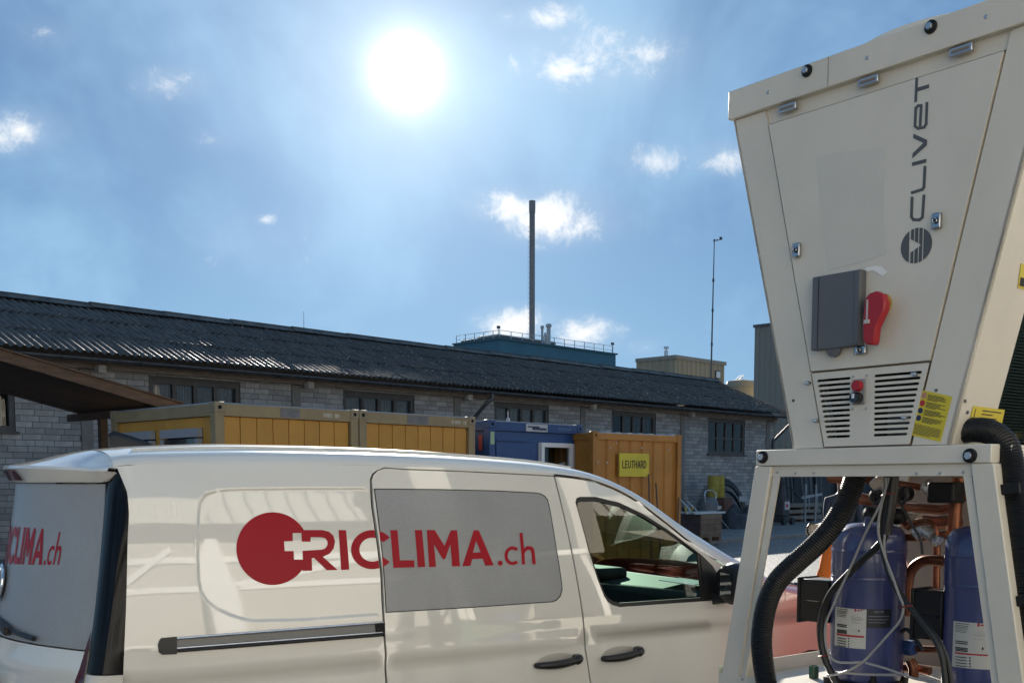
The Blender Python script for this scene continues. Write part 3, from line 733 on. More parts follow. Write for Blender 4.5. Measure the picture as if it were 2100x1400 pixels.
sg = boxo('company_board', (q0.x, q1.x, -.03, -.005, q0.z, q1.z), mat('yellow_board', (.60, .50, .035), .5, var=.12, vs=3), e, .003)
GL = {'L': [[(0, 1), (0, 0), (.5, 0)]], 'E': [[(.5, 1), (0, 1), (0, 0), (.5, 0)], [(0, .5), (.42, .5)]], 'U': [[(0, 1), (0, .25), (.1, .06), (.27, 0), (.44, .06), (.54, .25), (.54, 1)]], 'T': [[(0, 1), (.6, 1)], [(.3, 1), (.3, 0)]],
      'H': [[(0, 1), (0, 0)], [(.55, 1), (.55, 0)], [(0, .5), (.55, .5)]], 'A': [[(0, 0), (.31, 1), (.62, 0)], [(.12, .33), (.5, .33)]], 'R': [[(0, 0), (0, 1), (.32, 1), (.46, .9), (.5, .74), (.46, .58), (.32, .48), (0, .48)], [(.25, .48), (.54, 0)]],
      'D': [[(0, 0), (0, 1), (.26, 1), (.46, .86), (.54, .5), (.46, .14), (.26, 0), (0, 0)]]}
bw = q1.x - q0.x; lh = .125; lx = 0.0; glyphs = []
for chh_ in 'LEUTHARD':
    g_ = GL[chh_]; glyphs.append((chh_, lx, g_)); lx += max(x for s_ in g_ for x, y in s_) + .27
ks = bw * .80 / (lx - .21)
for chh_, x0_, g_ in glyphs:
    pl_ = [q_ for s_ in g_ for q_ in stroke([((x + x0_) * ks, y * lh) for x, y in s_], .0205)]
    surf('letter_' + chh_, pl_, lambda x, z: (q0.x + bw * .10 + x, -.0325, (q0.z + q1.z) / 2 - .05 + z), mat('black_print', (.008, .008, .008), .6), sg)

# ------------------------------------------------------------------ timber canopy by the containers
cn = empty('timber_canopy', WF.wor((-2.7, -7.3, 0)), 46.3, 'brown timber lean-to roof sloping down behind the ochre container', 'canopy')
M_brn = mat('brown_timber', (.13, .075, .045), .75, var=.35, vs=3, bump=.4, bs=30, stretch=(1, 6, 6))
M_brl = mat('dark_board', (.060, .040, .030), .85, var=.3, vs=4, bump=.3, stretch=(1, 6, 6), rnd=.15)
sl_ = .222
def cz(x): return 2.83 - sl_ * x
for i in range(13):
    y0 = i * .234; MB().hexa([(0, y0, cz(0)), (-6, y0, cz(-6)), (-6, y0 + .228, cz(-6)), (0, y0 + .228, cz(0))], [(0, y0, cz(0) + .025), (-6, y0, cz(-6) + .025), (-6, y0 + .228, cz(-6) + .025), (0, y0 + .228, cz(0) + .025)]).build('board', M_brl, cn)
MB().bar((.05, -.04, cz(0) + .0), (-6, -.04, cz(-6) + .0), .05, .15).build('verge_beam', M_brn, cn, bevel=.006)
MB().bar((.08, -.02, cz(0) + .09), (-6, -.02, cz(-6) + .09), .16, .02).build('edge_strip', M_brn, cn)
MB().hexa([(.06, -.06, cz(0) + .028), (-6, -.06, cz(-6) + .028), (-6, 3.1, cz(-6) + .028), (.06, 3.1, cz(0) + .028)], [(.06, -.06, cz(0) + .05), (-6, -.06, cz(-6) + .05), (-6, 3.1, cz(-6) + .05), (.06, 3.1, cz(0) + .05)]).build('roof_felt', mat('roof_felt', (.05, .045, .04), .8, var=.3), cn)
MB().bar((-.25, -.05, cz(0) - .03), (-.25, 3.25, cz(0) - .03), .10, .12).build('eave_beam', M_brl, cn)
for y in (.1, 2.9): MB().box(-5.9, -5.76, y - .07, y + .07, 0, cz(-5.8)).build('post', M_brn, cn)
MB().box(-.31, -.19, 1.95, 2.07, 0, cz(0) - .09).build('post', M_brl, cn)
# ------------------------------------------------------------------ things stored along the warehouse
ZP = .10
def wat(px, py, d): return WF.at(px, py, d)
def wg(px, py): return WF.loc(gnd(px, py, ZP))
M_crate = mat('crate_wood', (.16, .12, .09), .8, var=.35, vs=4, bump=.3)
M_crd = mat('crate_dark', (.05, .05, .055), .7, var=.2)
q = wg(1437, 1111); q.z = ZP
cr = empty('pallet_crate', WF.wor(q), 46.3, 'brown wooden crate on a pallet with steel bars on top', 'crate')
cw, cdp, chh = 1.0, 1.35, .56
for i in range(4): boxo('side_board', (0, cw, -.0, .03, .17 + i * .14 + .006, .17 + (i + 1) * .14), M_crate, cr, .004); boxo('side_board', (-.0, .03, .034, cdp, .17 + i * .14 + .006, .17 + (i + 1) * .14), M_crd, cr, .004)  # left-face boards get the dark colour so that side looks shaded
boxo('side_board', (cw - .03, cw, .034, cdp, .17, .73), M_crate, cr); boxo('side_board', (.034, cw - .034, cdp - .03, cdp, .17, .73), M_crate, cr)
boxo('fill', (.034, cw - .034, .034, cdp - .034, .17, .66), M_crd, cr)
for x in (.0, .43, .88): boxo('pallet_block', (x, x + .12, .01, cdp - .01, .0, .11), M_crate, cr)
for i in range(5): boxo('deck_board', (0, cw, i * .27 + .02, i * .27 + .2, .115, .165), M_crate, cr)
M_steel = mat('bright_steel', (.60, .61, .62), .3, .8)
for i, (x, l, y) in enumerate(((-.25, 1.55, .05), (-.4, 1.6, .2), (-.2, 1.5, .34), (-.35, 1.65, .5))):
    o = MB().bar((0, 0, 0), (l, .06 * (-1) ** i, 0), .05, .05).build('steel_bar', M_steel, loc=WF.wor((q.x + x, q.y + y, ZP + .76 + .002 * i)), rot=(0, 0, R(46.3)))
    tag(o, ['nearest', 'second nearest', 'third nearest', 'farthest'][i] + ' bright steel bar lying across the pallet crate', 'steel bar', 'steel bars on the crate')
o = MB().tube([(0, 0, 0), (.9, .1, -.55)], .012, 6).build('steel_rod', M_steel, loc=WF.wor((q.x + cw - .1, q.y - .05, ZP + .57)), rot=(0, 0, R(46.3)))
tag(o, 'thin steel rod leaning off the right side of the pallet crate', 'rod')
def stand(px, d): p = wat(px, 1000, d); return Vector((p.x, d, ZP))
# bucket with offcuts
p = stand(1409, -2.6); bk = empty('planter_tub', WF.wor(p), 46.3, 'terracotta tub full of yellow offcuts beside the orange container', 'tub')
MB().lathe([(.24, 0), (.30, .45), (.33, .46), (.33, .50), (.28, .50), (.26, .4)], seg=24).build('tub', mat('terracotta', (.36, .18, .08), .7, var=.2), bk, smooth=True)
for i in range(7):
    a = i * .9; MB().bar((.1 * math.cos(a), .1 * math.sin(a), .35), (.45 * math.cos(a), .3 * math.sin(a), .72 + .05 * (i % 3)), .07, .04).build('offcut', mat('yellow_offcut', (.45, .32, .06), .7) if i % 2 else M_crd, bk)
for i, (a, b, dd) in enumerate((((1396, 1024), (1416, 1046), -2.9), ((1409, 1027), (1438, 1056), -3.1), ((1413, 1046), (1428, 1058), -3.2))):
    u = wat(a[0], a[1], dd); v = wat(b[0], b[1], dd - .3); v.z = max(v.z, ZP + .02)
    u, v = WF.wor(u), WF.wor(v)
    o = MB().tube([(0, 0, 0), u - v], .022, 6).build('leaning_pipe', M_steel, loc=v); tag(o, ['short steel pipe leaning left of the terracotta tub', 'long steel pipe slanting in front of the grey drum', 'lowest steel pipe lying before the terracotta tub'][i], 'pipe')
# grey drum with a hooped handle
p = stand(1452, -2.2); dr = empty('mixing_drum', WF.wor(p), 46.3, 'grey round drum with hooped handles against the brick wall', 'drum')
M_drum = mat('grey_drum', (.13, .14, .145), .5, .3, var=.25)
MB().lathe([(.36, 0), (.38, .3), (.38, .62), (.36, .86), (.30, 1.0), (.22, 1.06), (.0, 1.06)], seg=28).build('shell', M_drum, dr, smooth=True)
for z in (.32, .6): MB().lathe([(.385, z), (.40, z + .02), (.385, z + .04)], seg=28).build('hoop', M_drum, dr)
for s in (-1, 1): MB().tube(spline([(s * .3, -.1, .9), (s * .34, -.1, 1.15), (s * .2, -.05, 1.28), (0, -.05, 1.3)], 6), .022, 8).build('handle', M_steel, dr, smooth=True)
boxo('label', (-.02, .22, -.40, -.375, .66, .78), mat('pale_label', (.4, .41, .42), .5), dr)
p = stand(1480, -1.4); bx = empty('brown_cartons', WF.wor(p), 46.3, 'stack of rusty brown boxes under the yellow insulation', 'boxes')
for i in range(3): boxo('carton', (-.30 + .02 * i, .32 - .03 * i, -.3, .3, i * .34 + .003, (i + 1) * .34), mat('rust_brown', (.13, .07, .05), .8, var=.25), bx, .01)
bx2 = Vector((p.x - .05, -1.25, ZP + 1.025))
for i, px in enumerate((1464, 1477)):
    o = MB().lathe([(.0, 0), (.19, .0), (.21, .05), (.205, .35), (.21, .72), (.19, .78), (.05, .78), (.04, .7)], seg=20).build('insulation_roll', mat('yellow_wool', (.34, .28, .055), .9, var=.25, bump=.5, bs=25), loc=WF.wor((bx2.x - .28 + .42 * i, -1.25, bx2.z)), smooth=True)
    tag(o, ['left yellow insulation roll standing on the brown boxes', 'right yellow insulation roll standing on the brown boxes'][i], 'roll')
    o.rotation_euler = (0, R(2 - 5 * i), 0)
# black hose loops
hc = empty('hose_coil', WF.wor(stand(1512, -1.0)), 46.3, 'big loops of black hose leaning on the brick wall', 'hose')
M_rub = mat('black_rubber', (.012, .012, .013), .45, var=.2)
for i, (dx, r, ty, z) in enumerate(((-.1, .95, -.05, .55), (.05, 1.15, .12, .5), (.25, .9, .2, .35), (-.2, .8, -.15, .45), (.3, 1.25, .28, .45), (.0, 1.05, .02, .5))):
    pts = [(dx + r * math.cos(R(a)) * .95, ty + .28 * math.sin(R(a)) + .25, max(.05, z + r * math.sin(R(a)))) for a in range(-40 - i * 5, 235 + i * 6, 12)]
    MB().tube(pts, .045 + .012 * (i % 2), 8).build('loop', M_rub, hc, smooth=True)
boxo('tag_plate', (-.35, .2, -.32, -.29, .86, 1.06), mat('pale_label', (.4, .41, .42), .5), hc)
# heap under a tarpaulin
tp = WF.wor(stand(1512, -2.6)); rows = []
for i in range(25):
    row = []
    for j in range(17):
        x = -1.0 + 2.0 * i / 24; y = -.7 + 1.4 * j / 16; rr = max(0, 1 - (x / 1.0) ** 2) * max(0, 1 - (y / .7) ** 2)
        h = .62 * rr ** .55 * (1 + .25 * math.sin(x * 7 + y * 3) + .2 * math.sin(y * 11 - x * 5)) + .03 * random.random() * rr
        row.append((x, y, max(0, h)))
    rows.append(row)
o = grid('tarpaulin_heap', rows, mat('dark_tarp', (.022, .023, .028), .5, var=.3), None); o.location = tp; o.rotation_euler = (0, 0, R(46.3)); tag(o, 'dark tarpaulin heap on the pavement below the hose loops', 'tarpaulin')
for i, (a, b) in enumerate((((1330, 972), (1337, 1040)), ((1345, 990), (1358, 1045)), ((1392, 1020), (1388, 1060)))):
    u = LF.at(a[0], a[1], -.04); v = LF.at(b[0], 1100, -.45); v.z = .02
    u, v = LF.wor(u), LF.wor(v)
    o = MB().tube([(0, 0, 0), u - v], .016, 6).build('leaning_rod', mat('rusty_rod', (.10, .07, .05), .7), loc=v); tag(o, ['rusty rod leaning on the orange container, nearest the yellow board', 'rusty rod leaning on the orange container, middle of three', 'rusty rod leaning at the right edge of the orange container'][i], 'rod')
# dark fence beyond the warehouse corner
M_fen = mat('dark_sheet', (.030, .036, .042), .55, .2, var=.3, vs=2)
fe = empty('sheet_metal_fence', WF.wor((28.1, .3, 0)), 46.3, 'dark sheet metal fence beyond the warehouse corner', 'fence')
for i in range(16): boxo('sheet', (i * .9 + .01, i * .9 + .89, 0, .03, .1, 2.6), M_fen, fe, .005)
for i in range(8): boxo('post', (i * 1.9, i * 1.9 + .08, -.09, -.004, .1, 2.7), M_fen, fe)
for z in (.5, 2.3): boxo('rail', (0, 14, -.06, -.005, z, z + .07), M_fen, fe)
for i, px in enumerate((1612, 1618, 1624, 1648, 1656, 1662, 1668, 1676, 1684)):
    p = wat(px, 1000, -.1)
    o = MB().tube([(0, 0, 0), (.12 * ((i % 3) - 1), .25, 2.3 + .1 * (i % 2))], .03, 8).build('stored_pipe', mat('dull_pipe', (.13, .14, .15), .4, .5), loc=WF.wor((p.x, -.22, .1)), rot=(0, 0, R(46.3)))
    tag(o, ['first', 'second', 'third', 'fourth', 'fifth', 'sixth', 'seventh', 'eighth', 'last'][i] + ' slim grey pipe from the left, upright against the dark fence', 'pipe', 'pipes standing at the dark fence')
p = wat(1645, 1000, -1.2); lad = empty('timber_stack', WF.wor((p.x, -1.2, .1)), 46.3, 'low stack of pale timber beams in front of the dark fence', 'timber')
M_tim = mat('pale_timber', (.22, .20, .17), .8, var=.25, vs=3, stretch=(1, 8, 8))
for i in range(3):
    for j in range(3): boxo('beam', (-1.6 + .1 * ((i + j) % 3), 1.7 - .12 * (i % 2), j * .2, j * .2 + .17, .1 + i * .24, .1 + i * .24 + .14), M_tim, lad, .008)
for x in (-1.2, 0, 1.2):
    for z in (0, .244, .484): boxo('spacer', (x, x + .09, 0, .6, z, z + .095), M_crate, lad)
p = wat(1672, 1000, -1.9); ldr = empty('small_trestle', WF.wor((p.x, -1.9, .1)), 46.3, 'grey metal trestle frame before the timber stack', 'trestle')
for x in (-.75, .05): MB().bar((x, 0, 0), (x, 0, 1.5), .05, .05).build('upright', M_rl, ldr)
for z in (.95, 1.0): MB().bar((-1.0, .04, z), (.6, .04, z + .12), .04, .04).build('crossbar', M_rl, ldr)
for x in (-.4, .25): MB().bar((x, .03, .5), (x, .03, 1.1), .03, .03).build('strut', M_rl, ldr)
p = wat(1604, 1000, -2.2); pu = empty('site_pump', WF.wor((p.x, -2.2, .1)), 46.3, 'dark wheeled pump with a red dot on its white plate', 'pump')
boxo('frame', (-.3, .32, -.25, .25, .12, .30), M_crd, pu, .02); boxo('motor', (-.26, .24, -.2, .2, .31, .95), M_crd, pu, .04)
MB().lathe([(.15, .95), (.17, 1.1), (.12, 1.2), (.08, 1.45), (.11, 1.5), (.11, 1.65), (.05, 1.72)], seg=18).build('pump_head', M_crd, pu, smooth=True)
pl = boxo('plate', (-.14, .2, -.215, -.203, .56, .86), mat('white_plate', (.5, .5, .5), .5), pu)
MB().lathe([(.075, -.006), (.075, 0)], axis='Y', seg=18, c=(.0, -.217, .71)).build('red_dot', mat('red_paint', (.45, .02, .02), .5), pl)
for x in (-.3, .3): MB().lathe([(.05, -.05), (.13, -.05), (.13, .05), (.05, .05)], axis='Y', seg=16, c=(x, -.28, .13)).build('wheel', M_rub, pu, smooth=True)
MB().tube(spline([(.1, 0, 1.4), (.5, -.1, 1.35), (.8, -.2, 1.05), (1.1, -.2, 1.0)], 6), .03, 8).build('hose', M_rub, pu, smooth=True)
# ribbed hose lying on the sunny asphalt
a = gnd(1560, 1219); b = gnd(1730, 1205)
mb = MB(); path = resample([a, b], .022)
mb.tube(path, [(.075 if (i // 2) % 2 else .052) for i in range(len(path))], 14)
o = mb.build('drain_hose', mat('ribbed_black_pvc', (.03, .03, .032), .28)); o.location = (0, 0, .076); tag(o, 'coarse ribbed black drain hose lying on the sunlit asphalt', 'hose')

# ------------------------------------------------------------------ worker behind the machine
PY = 14.0; pp = atY(1727, 1100, PY)
pe = empty('person', (pp.x, PY, 0), 0, 'person in orange work trousers standing behind the machine', 'person')
M_hi = mat('orange_workwear', (.98, .20, .015), .7, var=.06, vs=12, bump=.3, bs=14)
M_skin = mat('skin', (.45, .27, .19), .5); M_boot = mat('dark_boot', (.03, .025, .02), .6); M_band = mat('reflective_band', (.42, .42, .40), .35, .2)
sk = {'pel': (0, 0, .98, .15), 'sp': (0, .01, 1.2, .145), 'ch': (0, .02, 1.38, .155), 'nk': (0, .02, 1.53, .06), 'hb': (0, .01, 1.60, .075), 'hm': (0, -.01, 1.68, .095), 'ht': (0, 0, 1.77, .07)}
ed = [('pel', 'sp'), ('sp', 'ch'), ('ch', 'nk'), ('nk', 'hb'), ('hb', 'hm'), ('hm', 'ht')]
for s, n in ((-1, 'l'), (1, 'r')):
    sk.update({n + 'h': (s * .105, 0, .90, .105), n + 'k': (s * .19, -.03, .50, .072), n + 'a': (s * .27, .02, .10, .055), n + 't': (s * .30, -.16, .045, .04), n + 's': (s * .19, .02, 1.44, .07), n + 'e': (s * .21, -.06, 1.15, .05), n + 'w': (s * .10, -.27, 1.12, .032), n + 'm': (s * .08, -.34, 1.12, .034)})
    ed += [('pel', n + 'h'), (n + 'h', n + 'k'), (n + 'k', n + 'a'), (n + 'a', n + 't'), ('ch', n + 's'), (n + 's', n + 'e'), (n + 'e', n + 'w'), (n + 'w', n + 'm')]
    for k in range(4): sk[n + 'f%d' % k] = (s * .08 + (k - 1.5) * .019, -.40 + .004 * abs(k - 1), 1.11, .009); sk[n + 'g%d' % k] = (s * .08 + (k - 1.5) * .019, -.425, 1.085, .008); ed += [(n + 'm', n + 'f%d' % k), (n + 'f%d' % k, n + 'g%d' % k)]
    sk[n + 'th'] = (s * .04, -.35, 1.095, .01); ed.append((n + 'w', n + 'th'))
keys = list(sk); me = bpy.data.meshes.new('body'); me.from_pydata([sk[k][:3] for k in keys], [(keys.index(a), keys.index(b)) for a, b in ed], []); me.update()
bo = link('body', me, M_skin, pe)
sm_ = bo.modifiers.new('skin', 'SKIN'); 
for i, k in enumerate(keys):
    sv = me.skin_vertices[0].data[i]; r = sk[k][3]; sv.radius = (r, r * (.78 if k in ('pel', 'sp', 'ch') else 1)); sv.use_root = (k == 'pel')
bo.modifiers.new('sub', 'SUBSURF').levels = 2; bo.modifiers['sub'].render_levels = 2
dg = bpy.context.evaluated_depsgraph_get(); m2 = bpy.data.meshes.new_from_object(bo.evaluated_get(dg)); bo.modifiers.clear(); bo.data = m2
m2.materials.clear()
for mm in (M_skin, M_hi, mat('navy_jacket', (.02, .025, .04), .7), M_boot, mat('dark_hair', (.03, .02, .015), .6), M_band): m2.materials.append(mm)
for pl_ in m2.polygons:
    c = pl_.center; z = c.z; ix = 0
    if z < .13: ix = 3
    elif z < 1.02 and c.y > -.16: ix = 5 if (.40 < z < .47) else 1
    elif z < 1.53 and c.y > -.19: ix = 2
    elif z > 1.70 or (z > 1.62 and c.y > .03): ix = 4
    pl_.material_index = ix
m2.shade_smooth()
# loose trouser legs over the legs
for s in (-1, 1):
    rings = []
    for k in range(13):
        z = .95 - k * .07; c = Vector((s * (.10 + .17 * (k / 12) ** 1.1), -.012 * math.sin(k * .5) - .01, z)); rings.append([c + Vector((math.cos(R(a)), math.sin(R(a)) * 1.05, 0)) * ((.130 - .012 * k / 12) * (1 + .05 * math.sin(a * .07 + k * 1.3) + .04 * math.sin(k * 2.3 + a * .03))) for a in range(0, 360, 20)])
    mb = MB(); n = 18
    mb.add([v for r_ in rings for v in r_], [(i * n + k, i * n + (k + 1) % n, (i + 1) * n + (k + 1) % n, (i + 1) * n + k) for i in range(12) for k in range(n)])
    tr = mb.build('trouser_leg', M_hi, pe, smooth=True)
    for zb in (.42,):
        k_ = (.95 - zb) / .07 / 12; mb = MB().lathe([(.140 - .012 * k_, -.03), (.143 - .012 * k_, 0), (.140 - .012 * k_, .03)], seg=24, c=(s * (.10 + .17 * k_ ** 1.1), -.014, zb)).build('reflective_band', M_band, tr, smooth=True)

# ------------------------------------------------------------------ the sunlit hall that stands behind the photographer
VO = (-1.52, 4.31); VANG = 31.0
VF = Fr(VO[0], VO[1], VANG)
M_hall = mat('cream_hall_render', (.50, .47, .41), .8, var=.06, vs=.5)
M_hgl = mat('hall_glazing', (.05, .06, .065), .08, spec=.6)
M_hwh = mat('hall_white_frame', (.86, .85, .82), .5)
M_hsh = mat('hall_cladding', (.58, .56, .50), .6, var=.05)
hl_ = empty('factory_hall', VF.wor((0, -9.6, 0)), VANG, 'pale factory hall with white framed windows mirrored in the van', 'building')
X0, X1 = -12.6, 34.0  # left end carried on out of view to bounce warm light
wins = []
x = -12.0
while x < 30: wins.append((x, x + 4.0)); x += 5.2
hh = [[(a, .9), (b, .9), (b, 3.3), (a, 3.3)] for a, b in wins if not (-2 < a < 12)]
dr_ = [(6.6, 0), (12.6, 0), (12.6, 4.4), (10.2, 6.1), (6.6, 4.4)]  # unseen opening, shaped to put a dark area in the van's reflection
surf('wall', [[(X0, 0), (X1, 0), (X1, 6.6), (X0, 6.6)]], lambda x, z: (x, 0, z), M_hall, hl_, holes=hh + [dr_], thick=.3, flip=True)
for a, b in wins:
    if -2 < a < 12: continue
    fm = MB()
    for z in (.9, 1.58, 2.30, 3.06): fm.box(a, b, -.12, .05, z, z + .24)
    for k in range(4): xx = a + (b - a - .22) * k / 3; fm.box(xx, xx + .22, -.125, .055, 1.04, 3.2)
    w = fm.build('window', M_hwh, hl_); boxo('glazing', (a, b, -.16, -.14, .9, 3.3), M_hgl, w)
boxo('added_opening_floor', (6.6, 12.6, -6, -.0, .004, .02), M_conc, hl_); boxo('added_opening_back', (6.2, 13.0, -6.2, -6, 0, 6.5), M_room, hl_)
boxo('added_opening_side', (6.2, 6.58, -6, -.32, 0, 6.5), M_room, hl_); boxo('added_opening_side', (12.62, 13.0, -6, -.32, 0, 6.5), M_room, hl_); boxo('added_opening_ceiling', (6.2, 13.0, -6, -.32, 6.2, 6.5), M_room, hl_)
for i in (0, 1, 2, 3, 5, 6, 7, 8): xx = X0 + .6 + i * 5.2; boxo('column', (xx - .62, xx - .22, .0, .22, 0, 6.6), M_hwh, hl_, .02)
for z in (.35, 3.7, 5.0): boxo('girt', (X0, 6.5, .0, .10, z, z + .26), M_hwh, hl_); boxo('girt', (12.7, X1, .0, .10, z, z + .26), M_hwh, hl_)
for i in (0, 1, 2, 3, 5, 6, 7, 8):
    xx = X0 + .4 + i * 5.2; MB().bar((xx, .14, 3.9), (xx + 3.2, .14, 5.6), .08, .26).build('brace', M_hwh, hl_)
prof = []
k = 0
while X0 + k * .3 < X1: b = X0 + k * .3; prof += [(b, .0), (b + .17, .0), (b + .2, .04), (b + .27, .04)]; k += 1
grid('ribbed_fascia', [[(x, .9 + y, z) for x, y in prof] for z in (6.3, 7.3)], M_hsh, hl_, smooth=False, solid=.01)
boxo('canopy_roof', (X0, X1, -8, .9, 6.62, 6.8), M_hsh, hl_); boxo('rear_wall', (X0, X1, -8.2, -8, 0, 6.6), M_hall, hl_)
for x_ in (X0, X1 - .3): boxo('end_wall', (x_, x_ + .3, -8, -.32, 0, 6.6), M_hall, hl_)
# ------------------------------------------------------------------ van
VW = 1.82; HW = VW / 2
van = empty('delivery_van', (VO[0], VO[1], 0), VANG, 'cream white delivery van with red lettering and a salmon red front end', 'van')
M_van = mat('van_paint', (.72, .70, .64), .38, coat=1.0, var=.025, vs=1.3, wave=.03, wsc=4.0); M_van.node_tree.nodes['Principled BSDF'].inputs['Coat IOR'].default_value = 1.9
nt = M_van.node_tree; bs_ = nt.nodes['Principled BSDF']; src = bs_.inputs['Base Color'].links[0].from_socket
tcn = nt.nodes.new('ShaderNodeTexCoord'); sp = nt.nodes.new('ShaderNodeSeparateXYZ'); nt.links.new(tcn.outputs['Object'], sp.inputs[0])
mr_ = nt.nodes.new('ShaderNodeMapRange'); mr_.interpolation_type = 'SMOOTHSTEP'; mr_.inputs[1].default_value = 2.9; mr_.inputs[2].default_value = 3.75; nt.links.new(sp.outputs[0], mr_.inputs[0])
mx = nt.nodes.new('ShaderNodeMix'); mx.data_type = 'RGBA'; nt.links.new(mr_.outputs[0], mx.inputs[0]); nt.links.new(src, mx.inputs[6]); mx.inputs[7].default_value = (.62, .16, .115, 1)
nt.links.new(mx.outputs[2], bs_.inputs['Base Color'])
M_blk = mat('black_trim', (.012, .012, .013), .42, var=.2, vs=30)
M_gbl = mat('gloss_black', (.008, .008, .010), .06, spec=.7)
M_film = mat('perforated_film', (.275, .28, .285), .42, var=.06, vs=3, coat=.15)
nt = M_film.node_tree; b_ = nt.nodes['Principled BSDF']; tcn = nt.nodes.new('ShaderNodeTexCoord'); vo = nt.nodes.new('ShaderNodeTexVoronoi'); vo.inputs['Scale'].default_value = 260; vo.inputs['Randomness'].default_value = 1
nt.links.new(tcn.outputs['Object'], vo.inputs['Vector']); src = b_.inputs['Base Color'].links[0].from_socket
rp = nt.nodes.new('ShaderNodeValToRGB'); nt.links.new(vo.outputs['Distance'], rp.inputs[0]); rp.color_ramp.elements[0].position = .28; rp.color_ramp.elements[0].color = (.86, .86, .86, 1); rp.color_ramp.elements[1].position = .42; rp.color_ramp.elements[1].color = (1.1, 1.1, 1.1, 1)
mx = nt.nodes.new('ShaderNodeMix'); mx.data_type = 'RGBA'; mx.blend_type = 'MULTIPLY'; mx.inputs[0].default_value = 1; nt.links.new(src, mx.inputs[6]); nt.links.new(rp.outputs[0], mx.inputs[7]); nt.links.new(mx.outputs[2], b_.inputs['Base Color'])
M_red = mat('red_vinyl', (.34, .005, .016), .40, spec=.22, var=.03)
M_chr = mat('chrome', (.75, .76, .78), .12, 1.0)
M_alu = mat('brushed_rail', (.42, .42, .42), .28, .9)
M_vgl = glass('green_tint_glass', (.52, .66, .59), 2.0)
M_int = mat('cabin_plastic', (.035, .036, .038), .6, var=.15); M_seat = mat('seat_cloth', (.045, .047, .05), .9, var=.2, vs=20)
M_lamp = mat('smoked_lens', (.004, .004, .005), .12, spec=.22); M_rlens = mat('red_lens', (.07, .004, .006), .12, spec=.4)

def off0(s, z):
    o = 0.0
    if z > 1.0: o += .165 * ((z - 1.0) / .75) ** 1.55
    if z < .88: o += .05 * ((.88 - z) / .6) ** 2
    if s < .30: o += .035 * ((.30 - s) / .35) ** 2
    if s > 3.25: o += .40 * ((s - 3.25) / 1.35) ** 2.3
    d = .905 + .012 * (s - 1.7) / 1.5 - z
    if d > 0: o += .017 * min(1, d / .035) * math.exp(-d / .22)
    elif d > -.05: o -= .004 * math.exp(-(d / .02) ** 2)
    return o
def side_sz(px, py, fn=off0):
    y = .06
    for _ in range(6): p = VF.at(px, py, y); y = fn(p.x, p.z)
    p = VF.at(px, py, y); return (p.x, p.z)
def SP(pts, fn=off0): return [side_sz(a, b, fn) for a, b in pts]
def rounded(pts, n=4):
    """Catmull-Rom closed refinement of a coarse outline (straight runs kept by doubling corner points)"""
    return pts
# blind window pressing in the rear quarter
REC = SP([(757, 1001), (620, 1001), (483, 1003), (452, 1005), (431, 1010), (417, 1019), (409, 1032), (406, 1060), (405, 1140), (407, 1190), (412, 1214), (426, 1234), (446, 1249), (470, 1260), (494, 1268), (520, 1273), (620, 1271), (783, 1259)])
REC = [(s, z) for s, z in REC] + [(1.35, REC[-1][1] + .004), (1.35, REC[0][1])]
SEG = [(REC[i], REC[(i + 1) % len(REC)]) for i in range(len(REC))]
def sdf(s, z):
    m = 9.0
    for (ax, ay), (bx_, by) in SEG:
        dx, dy = bx_ - ax, by - ay; t = max(0, min(1, ((s - ax) * dx + (z - ay) * dy) / (dx * dx + dy * dy)))
        m = min(m, (s - ax - dx * t) ** 2 + (z - ay - dy * t) ** 2)
    m = math.sqrt(m); return m if inside((s, z), REC) else -m
def off(s, z):
    o = off0(s, z)
    if .25 < s < 1.2 and 1.0 < z < 1.75:
        d = sdf(s, z)
        if d > -.006: t = min(1, max(0, (d + .006) / .016)); o += .0075 * t * t * (3 - 2 * t)
    return o
def mir(fn, side): return fn if side == 0 else (lambda a, b: (lambda p: (p[0], VW - p[1], p[2]))(fn(a, b)))
def on_side(dy=0.0): return lambda s, z: (s, off0(s, z) + dy, z)
def on_side_q(s, z): return (s, off(s, z), z)

TOPZ = [(-.05, 1.735), (.1, 1.752), (1.0, 1.757), (2.0, 1.730), (2.12, 1.720)] + [(a, b + .016) for a, b in SP([(1197, 985), (1247, 1000), (1297, 1025), (1363, 1073), (1413, 1113), (1463, 1147)])] + [(3.32, 1.155), (3.6, 1.060), (4.0, .985), (4.3, .90), (4.62, .74)]
def zt(s): return smt(TOPZ, s)
E1 = SP([(236, 952), (250, 982), (261, 1010), (264, 1040), (262, 1100), (259, 1230), (255, 1330), (252, 1400)])
E1 = sorted([(z, s) for s, z in E1] + [(.3, -.03), (1.76, E1[0][0] - .01)])
def e1(z): return smt(E1, z)
# side panel outlines
gapL = SP([(789, 960), (773, 965), (765, 972), (761, 983), (765, 1040), (783, 1169), (787, 1268), (789, 1308), (793, 1400)])
gapL += [(gapL[-1][0] + .006, .5), (gapL[-1][0] + .008, .33)]
gapR = SP([(1137, 977), (1158, 1063), (1183, 1186), (1199, 1308), (1211, 1400)]); gapR += [(gapR[-1][0] + .02, .5), (gapR[-1][0] + .01, .33)]
gapF = [(3.235, zt(3.235) - .02), (3.26, .95), (3.27, .7), (3.22, .5), (3.1, .33)]
ARC = .375
def arch(cx_, n=14): return [(cx_ + ARC * math.cos(R(a)), .33 + ARC * math.sin(R(a))) for a in [180 * k / n for k in range(n + 1)]]
zs = [.33 + (1.735 - .33) * k / 30 for k in range(31)]
slide_top = [(s, zt(s) - .018) for s in [gapL[0][0] + (gapR[0][0] - gapL[0][0]) * k / 10 for k in range(1, 10)]]
G = .0045
def shift(pl, d): return [(s + d, z) for s, z in pl]
ra = arch(.87); ra = [p for p in ra]
